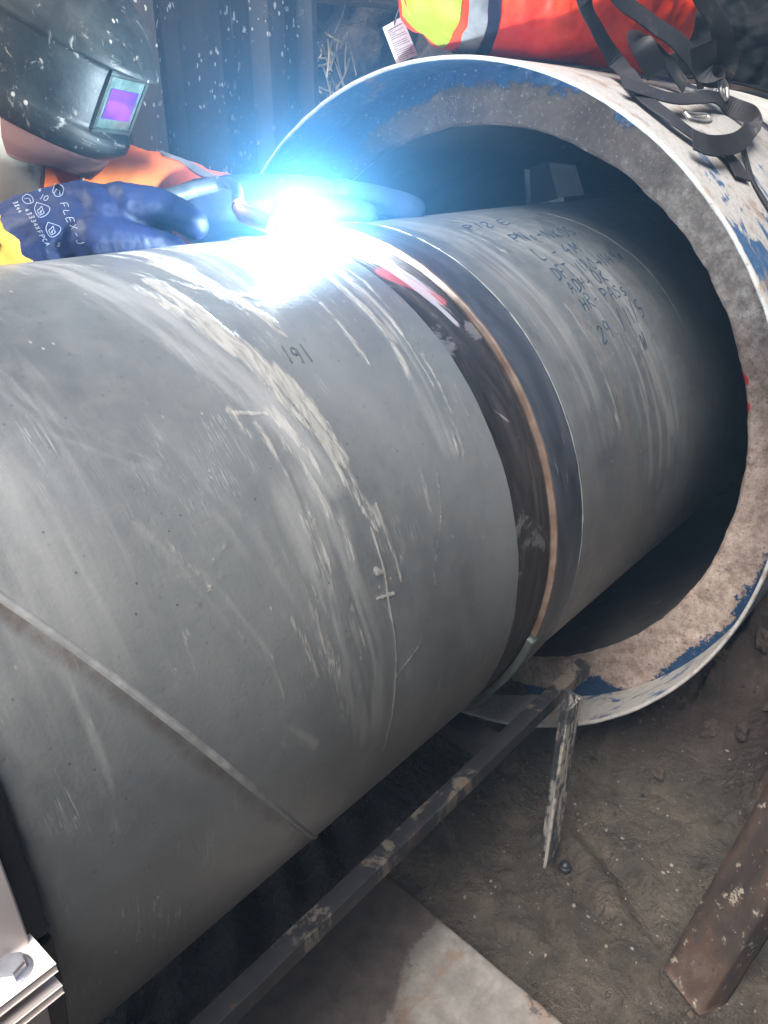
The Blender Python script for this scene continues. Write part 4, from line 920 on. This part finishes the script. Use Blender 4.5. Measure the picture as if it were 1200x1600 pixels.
strap([(3.15, -.55, 1.50), (3.33, -.66, 1.455), (3.6, -.66, 1.46), (3.9, -.62, 1.475), (4.06, -.66, 1.44), (4.0, -.78, 1.40), (3.73, -.86, 1.34), (3.42, -.92, 1.30), (3.18, -.92, 1.29), (3.08, -.88, 1.31)], .030, 'curled black strap looped on the collar beside the metal slider', [(-.2, -.6, .75), (-.2, -.55, .8), (-.2, -.5, .85), (-.3, -.6, .6), (-.9, -.3, .2), (-.6, .6, .1), (-.2, -.8, .4), (-.2, -.85, .4), (-.2, -.85, .4), (-.2, -.7, .4)])
strap([(3.30, -.36, 1.87), (3.44, -.38, 1.80), (3.68, -.39, 1.75), (3.92, -.41, 1.70), (4.10, -.45, 1.62), (4.22, -.46, 1.54)], .040, 'broad black strap running down from the bag to the buckle', TC_)
strap([(3.66, -.46, 1.56), (3.58, -.42, 1.65), (3.62, -.37, 1.695), (3.76, -.39, 1.66), (3.88, -.43, 1.59), (3.94, -.48, 1.52)], .036, 'short folded black strap behind the front strap on the bag', [(-.7, -.5, -.1), (-.8, -.3, .3), (-.4, -.5, .8), (-.2, -.7, .6), (-.2, -.8, .5), (-.2, -.8, .5)])
strap([(3.60, -.55, 1.93), (3.74, -.58, 1.83), (3.88, -.59, 1.76), (3.98, -.60, 1.69), (4.06, -.60, 1.60), (4.0, -.58, 1.54), (3.92, -.56, 1.60), (3.88, -.55, 1.68)], .042, 'wide black strap hanging in a fold at the right of the bag', [(-.75, -.4, .4), (-.75, -.45, .4), (-.75, -.5, .4), (-.75, -.5, .2), (-.7, -.6, .1), (-.2, -.2, -1), (.6, .5, .1), (.6, .5, .1)])
strap([(3.40, -.86, 1.285), (3.40, -.93, 1.235), (3.38, -.985, 1.175)], .045, 'flat black strap end lying on the blue and white collar', 'r', 20)
strap([(3.74, -.82, 1.33), (3.62, -.90, 1.25), (3.52, -.97, 1.18), (3.46, -1.03, 1.13), (3.44, -1.10, 1.06)], .012, 'thin black cord strap trailing down the collar at the picture edge', 'r', 30)
def buckle(pts, r, label, closed=False):
    P = np.array(pts); P = catmull(np.vstack([P, P[:1]]) if closed else P, 40); v, f = tube_v(W(P), r, 8)
    return tag(mesh('buckle', v, f, M['chrome'], None), label, 'buckle', 'metal buckles on the straps')
buckle([(3.27, -.76, 1.40), (3.36, -.77, 1.395), (3.46, -.77, 1.395), (3.44, -.80, 1.375), (3.35, -.805, 1.37), (3.27, -.79, 1.378)], .0032, 'flat oval metal slider under the curled strap', True)
buckle([(4.02, -.60, 1.56), (4.06, -.62, 1.52), (4.03, -.64, 1.47), (4.0, -.62, 1.50)], .004, 'bright metal hook between the two hanging straps', True)
buckle([(4.0, -.50, 1.50), (4.1, -.50, 1.505), (4.2, -.52, 1.53), (4.12, -.53, 1.49)], .0042, 'small metal bar at the end of the broad strap', True)
#==PERSON==
# ------------------------------------------------------------------ the welder
body_chains = [[(1.78, 1.25, 1.42, .20), (1.79, 1.35, 1.22, .13), (1.80, 1.5, 1.0, .28), (1.79, 1.66, .55, .32), (1.77, 1.86, .1, .33)],
               [(1.80, 1.40, 1.05, .2), (2.08, 1.14, 1.02, .15), (2.42, .93, .96, .11), (2.14, .69, 1.0, .075)],
               [(1.80, 1.42, 1.05, .2), (1.34, 1.34, 1.0, .15), (.86, 1.12, .74, .115), (1.06, .62, .88, .075)],
               [(1.66, 1.9, .05, .25), (1.56, 1.28, -.82, .16), (1.54, 1.9, -1.62, .09), (1.53, 1.62, -1.74, .07)],
               [(1.92, 1.9, .05, .25), (2.06, 1.30, -.82, .16), (2.08, 1.9, -1.62, .09), (2.1, 1.62, -1.74, .07)]]
v, f = blob(body_chains, .012, 4)
person = mesh('person', v, f, M['skin'], None, True, loc=V(1.8, 1.7, -1.8))
tag(person, 'welder in orange hi-vis jacket crouching behind the pipe with blue gloves', 'person')
grow = lambda ch, g: [[(x, y, z, r + g) for x, y, z, r in c] for c in ch]
v, f = blob([[(1.79, 1.36, 1.16, .19), (1.80, 1.48, 1.0, .35), (1.79, 1.64, .55, .40), (1.77, 1.84, .05, .42)], [(1.80, 1.36, 1.03, .27), (2.06, 1.10, 1.02, .215), (2.42, .92, .97, .165), (2.20, .72, .99, .135)], [(1.80, 1.40, 1.03, .27), (1.36, 1.32, 1.0, .22), (.86, 1.12, .74, .18), (.98, .72, .86, .14)]], .0075, 6)
v = fold(v, f, .010, 9, (1, 1, 1), 3); v = fold(v, f, .003, 30, (1, 1, 1.5), 2)
jk = mesh('jacket', v, f, M['hiviz'], person); jbvh = BVHTree.FromPolygons([tuple(x) for x in v], f)
def arm_band(p0, p1, t0, t1, mat, name, lift=.0025, par=None):
    p0 = np.array(V(*p0)); p1 = np.array(V(*p1)); d_ = p1 - p0; L = np.linalg.norm(d_); d_ /= L; e1_ = np.cross(d_, (0, 0, 1)); e1_ /= np.linalg.norm(e1_); e2_ = np.cross(e1_, d_)
    vs = []
    for i in range(5):
        o = p0 + d_ * L * (t0 + (t1 - t0) * i / 4)
        for j in range(48):
            a_ = 2 * math.pi * j / 48; dv = e1_ * math.cos(a_) + e2_ * math.sin(a_); h = jbvh.ray_cast(Vector(o + dv * .14), Vector(-dv)); vs.append(np.array(h[0]) + np.array(h[1]) * lift if h[0] else o)
    return mesh(name, np.array(vs), grid_faces(5, 48, False, True), mat, par or jk)
arm_band((2.42, .92, .97), (2.20, .72, .99), .42, .64, M['reflect'], 'reflective_band')
arm_band((1.36, 1.32, 1.0), (.86, 1.12, .74), .5, .75, M['reflect'], 'reflective_band')
v, f = blob([[(1.79, 1.85, .1, .40), (1.77, 1.88, -.02, .40)], [(1.66, 1.9, .05, .30), (1.56, 1.28, -.82, .215), (1.54, 1.88, -1.55, .15)], [(1.92, 1.9, .05, .30), (2.06, 1.30, -.82, .215), (2.08, 1.88, -1.55, .15)]], .010, 5)
mesh('trousers', fold(v, f, .008, 10), f, M['trouser'], person)
for x0, x1 in ((1.54, 1.53), (2.08, 2.10)):
    v, f = blob([[(x0, 1.92, -1.55, .14), (x0, 1.92, -1.68, .12), (x1, 1.62, -1.72, .09), (x1, 1.52, -1.73, .075)]], .006, 4); v[:, 2] = np.maximum(v[:, 2], .002)
    mesh('boot', v, f, M['black'], person)

# gloves: gauntlet, palm, four unequal fingers and a thumb each, one skin
Rg = [[(1.12, .50, .90, .155), (1.28, .46, .99, .150), (1.42, .42, 1.045, .125), (1.56, .40, 1.05, .095)], [(1.42, .47, 1.05, .11), (1.54, .50, 1.03, .085)],
      [(1.53, .37, 1.10, .070), (1.64, .335, 1.092, .055), (1.715, .305, 1.062, .049), (1.755, .29, 1.028, .044)],
      [(1.53, .46, 1.075, .068), (1.64, .45, 1.075, .056), (1.70, .43, 1.02, .05), (1.66, .40, .97, .045)], [(1.50, .54, 1.05, .062), (1.60, .54, 1.04, .052), (1.64, .51, .98, .047), (1.6, .47, .95, .043)], [(1.46, .60, 1.01, .055), (1.54, .61, 1.0, .046), (1.57, .58, .95, .042)],
      [(1.38, .34, 1.0, .085), (1.51, .29, .985, .060), (1.60, .275, .968, .050), (1.655, .29, .955, .043)]]
v, f = blob(Rg, .0030, 4); v = fold(v, f, .0022, 15, (1, 1, 1), 2); v = fold(v, f, .0014, 48, (1, 1, 1), 3)
gr_ = mesh('glove', v, f, M['glove'], person); gr_['label'] = 'blue rubberised glove with white safety print'
gb = BVHTree.FromPolygons([tuple(x) for x in v], f)
v, f = blob([[(1.165, .497, .930, .183), (1.10, .52, .895, .184), (1.02, .56, .84, .186)]], .005, 4); mesh('cuff', v, f, M['cuff'], gr_); cb = BVHTree.FromPolygons([tuple(x) for x in v], f)
Lg = [[(2.10, .70, 1.02, .125), (2.22, .56, 1.05, .115), (2.38, .40, 1.06, .10), (2.50, .30, 1.07, .075)], [(2.36, .46, 1.05, .09), (2.48, .42, 1.05, .07)],
      [(2.48, .26, 1.085, .066), (2.60, .19, 1.075, .056), (2.69, .14, 1.05, .05), (2.745, .11, 1.035, .044)], [(2.50, .33, 1.085, .064), (2.64, .25, 1.075, .055), (2.75, .20, 1.045, .05), (2.81, .17, 1.03, .044)], [(2.50, .40, 1.07, .06), (2.63, .34, 1.06, .052), (2.73, .29, 1.02, .046), (2.77, .27, 1.0, .042)], [(2.47, .47, 1.045, .054), (2.57, .43, 1.03, .046), (2.65, .40, 1.0, .041)],
      [(2.28, .36, 1.03, .07), (2.37, .25, 1.035, .058), (2.44, .18, 1.035, .05), (2.48, .14, 1.03, .043)]]
v, f = blob(Lg, .0038, 5); v = fold(v, f, .0025, 18, (1, 1, 1), 3)
gl_ = mesh('glove', v, f, M['glove_dark'], person); gl_['label'] = 'dark soiled glove resting on the pipe beyond the arc'

# print on the near glove and label on its cuff: flat marks projected onto the curved skin
def projector(bvh, c, ex, ey, nz):
    ex = Vector(ex).normalized(); nz = Vector(nz).normalized(); ey = nz.cross(ex).normalized()
    def pr(u, v):
        o = Vector(c) + ex * (u * S) + ey * (v * S); h = bvh.ray_cast(o + nz * .12, -nz)
        return (h[0], h[1]) if h[0] else (o, nz)
    return pr
def prints(parent, pr, items, mat, w, name='print'):
    parts = []
    for kind, u0, v0, h, wd, ang, s_ in items:
        ca, sa = math.cos(math.radians(ang)), math.sin(math.radians(ang))
        ks = text_strokes(s_, h, wd, .0) if kind == 't' else [[(x * wd, y * h) for x, y in k] for k in s_]
        for k in ks: parts.append(flat_stroke([(u0 + x * ca - y * sa, v0 + x * sa + y * ca) for x, y in k], w, pr))
    v, f = merge(parts); o = mesh(name, v, f, mat, parent); o['kind'] = 'stuff'; return o
SHIELD = [[(0, 1), (1, 1), (1, .45), (.5, 0), (0, .45), (0, 1)], [(.5, .15), (.25, .4), (.35, .6), (.45, .85), (.6, .6), (.75, .45), (.5, .15)], [(.45, .3), (.5, .55), (.55, .3)]]
PENT = [[(0, .3), (.1, 1), (.9, 1), (1, .3), (.5, 0), (0, .3)], [(.2, .2), (.5, .9), (.8, .2)], [(.3, .55), (.75, .6)]]
OVAL = [[(0, .5), (.3, 1), (.8, .9), (1, .4), (.6, 0), (.15, .15), (0, .5)], [(.2, .4), (.6, .6), (.9, .2)]]
camp = Vector((0, -2.053 * S, 1.3263 * S + G))
cgl = V(1.36, .34, 1.06); nz = (camp - cgl).normalized(); exv = (RT - nz * RT.dot(nz)).normalized()
pr = projector(gb, cgl, exv, None, nz)
prints(gr_, pr, [('p', -.072, .078, .034, .028, -20, PENT), ('t', -.108, .066, .016, .027, -22, '10'), ('t', -.112, .088, .010, .014, -22, '4'), ('t', -.052, .052, .018, .13, -72, 'FLEX-J'), ('p', -.160, .058, .026, .032, -22, OVAL), ('t', -.182, .055, .012, .036, -68, '3X44'), ('p', -.130, .020, .038, .036, -22, SHIELD), ('t', -.152, .034, .012, .066, -64, '43334X'), ('p', -.105, -.035, .037, .035, -22, SHIELD), ('t', -.124, -.027, .011, .048, -64, 'FPCA'), ('t', -.075, -.068, .012, .011, -22, '5')], M['white_print'], .0021, 'safety_print')
ccf = V(1.14, .42, 1.0); nz2 = (camp - ccf).normalized(); ex2 = (RT - nz2 * RT.dot(nz2)).normalized(); pr2 = projector(cb, ccf, ex2, None, nz2)
def patch(parent, prj, u0, v0, wd, ht, ang, mat, name, lift=.0012):
    ca, sa = math.cos(math.radians(ang)), math.sin(math.radians(ang)); vs = []
    for i in range(12):
        for j in range(8):
            x, y = wd * i / 11, ht * j / 7; p, n = prj(u0 + x * ca - y * sa, v0 + x * sa + y * ca); vs.append(np.array(p) + np.array(n) * lift)
    return mesh(name, np.array(vs), grid_faces(12, 8), mat, parent)
patch(gr_, pr2, -.045, .03, .14, .05, -118, M['black'], 'cuff_label')
pr2b = lambda u, v: (pr2(u, v)[0] + pr2(u, v)[1] * .0012, pr2(u, v)[1])
prints(gr_, pr2b, [('t', -.037, .015, .034, .11, -118, 'H T')], M['white_print'], .006, 'label_lettering')

# helmet, in its own frame
HC = V(1.5974, .9328, 1.6399); PX = S / 437
HF = Vector((.3986, -.7779, -.4858)); HL = Vector((-.8753, -.4808, .0515)); HU = Vector((.2737, -.4047, .8725))   # head turned and bowed towards the arc
def H(f_, l_, u_): return np.array(HC) + PX * (np.asarray(f_)[..., None] * np.array(HF) + np.asarray(l_)[..., None] * np.array(HL) + np.asarray(u_)[..., None] * np.array(HU))
hel = thing('welding_helmet', 'scuffed dark welding helmet with a purple lens on the welder', 'welding helmet', HC - HU * .06)
lev = [(150, 10, 12, 10), (148, 34, 38, 34), (140, 60, 62, 60), (126, 85, 86, 80), (110, 117, 104, 92), (96, 144, 115, 98), (75, 170, 124, 102), (58, 187, 129, 104), (44, 201, 132, 104), (34, 208, 133, 104), (28, 209, 134, 104), (25, 204, 134, 104), (22, 190, 134, 104), (10, 188, 134, 104), (-15, 188, 133, 103), (-45, 189, 131, 102), (-65, 190, 129, 101), (-70, 198, 128, 100), (-78, 203, 126, 99), (-90, 203, 123, 97), (-100, 196, 120, 95), (-107, 188, 117, 93), (-109, 182, 114, 91)]
LV = np.array(lev, float); us = np.concatenate([np.linspace(LV[i, 0], LV[i + 1, 0], 4)[:-1] for i in range(len(LV) - 1)] + [[LV[-1, 0]]])
itp = lambda k: np.interp(-us, -LV[:, 0], LV[:, k])
def shell(us, a, b, bk, clamp, n=200, ex=2.15):
    t = np.linspace(0, 2 * np.pi, n, endpoint=False); c_, s_ = np.cos(t), np.sin(t); sp = lambda x: np.sign(x) * np.abs(x) ** (2 / ex)
    f_ = np.where(c_[None] > 0, a[:, None], bk[:, None]) * sp(c_)[None]; l_ = b[:, None] * sp(s_)[None]; f_ = np.minimum(f_, clamp[:, None]); u_ = np.broadcast_to(us[:, None], f_.shape)
    return H(f_, l_, u_)
cl = np.interp(us, [-72, -69, 22, 26], [400, 176, 176, 400])
v = shell(us, itp(1), itp(2), itp(3), cl); nu_, nt_ = v.shape[:2]; f = grid_faces(nu_, nt_, False, True).tolist()
outer = v.reshape(-1, 3); f.append(list(range(nt_))[::-1])
ctr = np.array(HC); inner = ctr + (outer - ctr) * .965; off = len(outer); fi = [[i + off for i in q[::-1]] for q in f]
rim = [[(nu_ - 1) * nt_ + j, (nu_ - 1) * nt_ + (j + 1) % nt_, off + (nu_ - 1) * nt_ + (j + 1) % nt_, off + (nu_ - 1) * nt_ + j] for j in range(nt_)]
mesh('helmet_shell', np.vstack([outer, inner]), f + fi + rim, M['helmet'], hel)
def hbox(f0, f1, l0, l1, u0, u1, bev=1.5): return box_v(H((f0 + f1) / 2, (l0 + l1) / 2, (u0 + u1) / 2), np.array(HF) * PX * (f1 - f0) / 2, np.array(HL) * PX * (l1 - l0) / 2, np.array(HU) * PX * (u1 - u0) / 2, bev * PX)
v, f = merge([hbox(172, 180, -56, 56, 16, 21), hbox(172, 180, -56, 56, -67, -62), hbox(172, 180, 51, 56, -62.5, 16.5), hbox(172, 180, -56, -51, -62.5, 16.5)]); wf = mesh('window_frame', v, f, M['visor_frame'], hel, False)
v, f = hbox(173, 178, -50.7, 50.7, -61.7, 15.7, .5); mesh('cover_lens', v, f, M['visor'], wf, False)
v, f = hbox(174, 179, -40, 40, -46, -2, .5); mesh('dark_lens', v, f, M['lens'], wf, False)
# raised side plate and adjusting knob
def side_plate(name, fc_, uc, fa, ua, lift, mat, par, n=72, base_b=134):
    t = np.linspace(0, 2 * np.pi, n, endpoint=False); vs = []; rr2 = [1.0, 1.0, .96, .9, .5, .02]; lf = [-10, lift * .5, lift * .85, lift, lift + 1.5, lift + 2]
    for r_, l_ in zip(rr2, lf):
        ff = fc_ + fa * r_ * np.cos(t); uu = uc + ua * r_ * np.sin(t)
        bb = np.interp(-uu, -LV[:, 0], LV[:, 2]); aa_ = np.where(ff > 0, np.interp(-uu, -LV[:, 0], LV[:, 1]), 104); q_ = bb * (1 - np.clip(np.abs(ff) / aa_, 0, .995) ** 2.15) ** (1 / 2.15)
        vs.append(H(ff, q_ + l_, uu))
    return mesh(name, np.vstack(vs), grid_faces(len(rr2), n, False, True), mat, par)
side_plate('side_plate', -42, -2, 92, 88, 7, M['helmet'], hel)
t = np.linspace(0, 2 * np.pi, 40, endpoint=False); vs = []
for r_, l_ in ((26, 134), (26, 152), (23, 155), (13, 155), (11, 150), (9, 150), (7, 153), (.1, 153)): 
    k = r_ * (1 + (.05 * np.sign(np.sin(12 * t)) if r_ > 20 else 0)); vs.append(H(k * np.cos(t), 0 * t + l_, k * np.sin(t)))
mesh('adjusting_knob', np.vstack(vs), grid_faces(8, 40, False, True), M['black'], hel, False)
# leather flap hanging below the rim, suede cowl round the neck
def skirt(name, us_, a_, b_, bk_, t0, t1, mat, parent, n=120, wav=3.0, th=3.0, fs=None):
    us_, a_, b_, bk_ = map(lambda q: np.array(q, float), (us_, a_, b_, bk_)); t = np.radians(np.linspace(t0, t1, n)); c_, s_ = np.cos(t), np.sin(t)
    m = 26; ui = np.linspace(0, len(us_) - 1, m); I = lambda q: np.interp(ui, np.arange(len(us_)), q)
    f_ = np.where(c_[None] > 0, I(a_)[:, None], I(bk_)[:, None]) * c_[None]; l_ = I(b_)[:, None] * s_[None]
    wv = 1 + wav / 130 * np.sin(t * 7 + 1)[None] * np.linspace(0, 1, m)[:, None] + (fs[0] if fs else 0)
    shift = I(fs[1])[:, None] if fs else 0
    A_ = H(f_ * wv + shift, l_ * wv, np.broadcast_to(I(us_)[:, None], f_.shape) + 4 * np.sin(t * 5)[None] * np.linspace(0, 1, m)[:, None]); B_ = H(f_ * wv * (1 - th / 150) + shift, l_ * wv * (1 - th / 150), np.broadcast_to(I(us_)[:, None], f_.shape) + 4 * np.sin(t * 5)[None] * np.linspace(0, 1, m)[:, None])
    f = grid_faces(m, n).tolist(); k = m * n; f2 = [[i + k for i in q[::-1]] for q in f]
    e = [[(m - 1) * n + j, (m - 1) * n + j + 1, k + (m - 1) * n + j + 1, k + (m - 1) * n + j] for j in range(n - 1)]
    return mesh(name, np.vstack([A_.reshape(-1, 3), B_.reshape(-1, 3)]), f + f2 + e, mat, parent)
skirt('leather_flap', [-100, -115, -130, -148], [186, 184, 178, 168], [116, 118, 120, 120], [90, 90, 90, 90], -100, 118, M['leather'], hel)
cow = skirt('suede_cowl', [-66, -110, -160, -220, -275], [104, 118, 140, 165, 185], [128, 138, 152, 172, 190], [104, 110, 130, 160, 180], 20, 330, M['suede'], hel, 140, 5, 3, (0, [0, 0, -4, -10, -16]))
bd = []
for ui_ in np.linspace(0, 4, 24):
    I_ = lambda q: float(np.interp(ui_, range(5), q)); t_ = math.radians(20); bd.append(H(I_([104, 118, 140, 165, 185]) * math.cos(t_) + I_([0, 0, -4, -10, -16]), I_([128, 138, 152, 172, 190]) * math.sin(t_) * 1.01, I_([-66, -110, -160, -220, -275])))
v, f = tube_v(np.array(bd), .0028, 8); mesh('edge_binding', v, f, M['leather'], cow)
def rivet(f_, l_, u_, r_):
    t = np.linspace(0, 2 * np.pi, 16, endpoint=False); vs = [H(f_ + k * np.cos(t), 0 * t + l_ + h, u_ + k * np.sin(t)) for k, h in ((r_, 0), (r_, 2), (r_ * .6, 4), (.1, 4.5))]
    return mesh('rivet', np.vstack(vs), grid_faces(4, 16, False, True), M['zinc'], cow)
rivet(15, 171, -218, 6)

# torch and arc
tor = thing('welding_torch', 'dark bent welding torch held in the blue glove pointing at the arc', 'welding torch', V(1.9, .42, 1.0))
v, f = tube_v(W(catmull([(1.48, .45, 1.0), (1.62, .44, 1.07), (1.80, .44, 1.115), (1.98, .43, 1.145)], 24)), np.linspace(.0125, .0105, 24), 14); mesh('handle', v, f, M['torch'], tor)
v, f = tube_v(W(catmull([(1.97, .43, 1.144), (1.97, .35, 1.150), (1.90, .23, 1.138), (1.80, .11, 1.092)], 20)), .008, 12); mesh('neck', v, f, M['torch'], tor)
v, f = tube_v(W([(1.815, .125, 1.098), (1.80, .085, 1.075), (1.838, -.008, 1.045)]), [.0095, .0118, .0112], 18); mesh('nozzle', v, f, M['copper_clean'], tor)
v, f = tube_v(W(catmull([(1.5, .45, 1.01), (1.3, .55, .8), (1.1, .9, .3), (1.0, 1.2, -.6), (.6, 1.3, -1.78), (-.8, 1.5, -1.77)], 50)), .010, 10); mesh('cable', v, f, M['rubber'], tor)

ARC = V(1.905, -.085, 1.032)
em = Mat('electric_arc'); e_ = em.n('ShaderNodeEmission'); e_.inputs[0].default_value = (.75, .93, 1, 1); e_.inputs[1].default_value = 2500; em.t.links.new(e_.outputs[0], em.out.inputs[0])
bm = bmesh.new(); bmesh.ops.create_icosphere(bm, subdivisions=3, radius=.006); bm.verts.index_update(); v = np.array([q.co[:] for q in bm.verts]) + np.array(ARC); f = [[q.index for q in p.verts] for p in bm.faces]; bm.free()
arc = mesh('welding_arc', v, f, em.m, None, True, loc=ARC); tag(arc, 'blinding blue white welding arc burning on the joint of the two pipes', 'welding arc')
ld = bpy.data.lights.new('arc_light', 'POINT'); lo = bpy.data.objects.new('arc_light', ld); COL.objects.link(lo); lo.location = ARC + Vector((0, 0, .012)); lo.parent = None
ld.energy = 13; ld.color = (.72, .88, 1.0); ld.shadow_soft_size = .012
GLOW_K = .0165
# smoke volume added round the arc to give its bloom of light
bm = bmesh.new(); bmesh.ops.create_icosphere(bm, subdivisions=4, radius=1.0); bm.verts.index_update(); v = np.array([q.co[:] for q in bm.verts]); f = [[q.index for q in p.verts] for p in bm.faces]; bm.free()
v = v * np.array([.68, .62, .62]) + np.array(ARC) + [.05, .03, .02]
fm = bpy.data.materials.new('arc_glow_smoke'); fm.use_nodes = True; ft_ = fm.node_tree; ft_.nodes.remove(ft_.nodes['Principled BSDF'])
pv = ft_.nodes.new('ShaderNodeVolumePrincipled'); pv.inputs['Color'].default_value = (.16, .52, 1.0, 1); pv.inputs['Anisotropy'].default_value = .0
tc = ft_.nodes.new('ShaderNodeTexCoord'); ln = ft_.nodes.new('ShaderNodeVectorMath'); ln.operation = 'LENGTH'; ft_.links.new(tc.outputs['Object'], ln.inputs[0])
nz_ = ft_.nodes.new('ShaderNodeTexNoise'); nz_.inputs['Scale'].default_value = 7; nz_.inputs['Detail'].default_value = 3; ft_.links.new(tc.outputs['Object'], nz_.inputs['Vector'])
def fmath(op, a, b):
    x = ft_.nodes.new('ShaderNodeMath'); x.operation = op
    for i, q in enumerate((a, b)):
        if isinstance(q, (int, float)): x.inputs[i].default_value = q
        else: ft_.links.new(q, x.inputs[i])
    return x.outputs[0]
dd = fmath('DIVIDE', GLOW_K, fmath('POWER', fmath('MAXIMUM', ln.outputs['Value'], .02), 1.6))                      # thickest at the arc, thinning outwards
dd = fmath('MULTIPLY', dd, fmath('MAXIMUM', fmath('SUBTRACT', 1.0, fmath('DIVIDE', ln.outputs['Value'], .62)), 0.0))
dd = fmath('MULTIPLY', dd, fmath('ADD', .45, fmath('MULTIPLY', nz_.outputs[0], 1.1)))
ft_.links.new(dd, pv.inputs['Density'])
ft_.links.new(pv.outputs[0], ft_.nodes['Material Output'].inputs['Volume'])
fume = mesh('arc_glow_fume', v, f, fm, None, True, loc=ARC); tag(fume, 'thin bluish smoke volume added for the glow around the arc', 'smoke', None, 'stuff')
# closed haze box added round everything, lifting the darks like veiling glare
v, f = box_v((0, 0, .72), (26, 0, 0), (0, 26, 0), (0, 0, 2.3)); 
hm = bpy.data.materials.new('veil_haze'); hm.use_nodes = True; ht = hm.node_tree; ht.nodes.remove(ht.nodes['Principled BSDF'])
hv = ht.nodes.new('ShaderNodeVolumePrincipled'); hv.inputs['Color'].default_value = (.45, .70, 1.0, 1); hv.inputs['Density'].default_value = .013
ht.links.new(hv.outputs[0], ht.nodes['Material Output'].inputs['Volume'])
tag(mesh('haze', v, f, hm, None, False, loc=(0, 0, 0)), 'thin bluish haze added to lift the dark areas of the pit', 'haze', None, 'stuff')
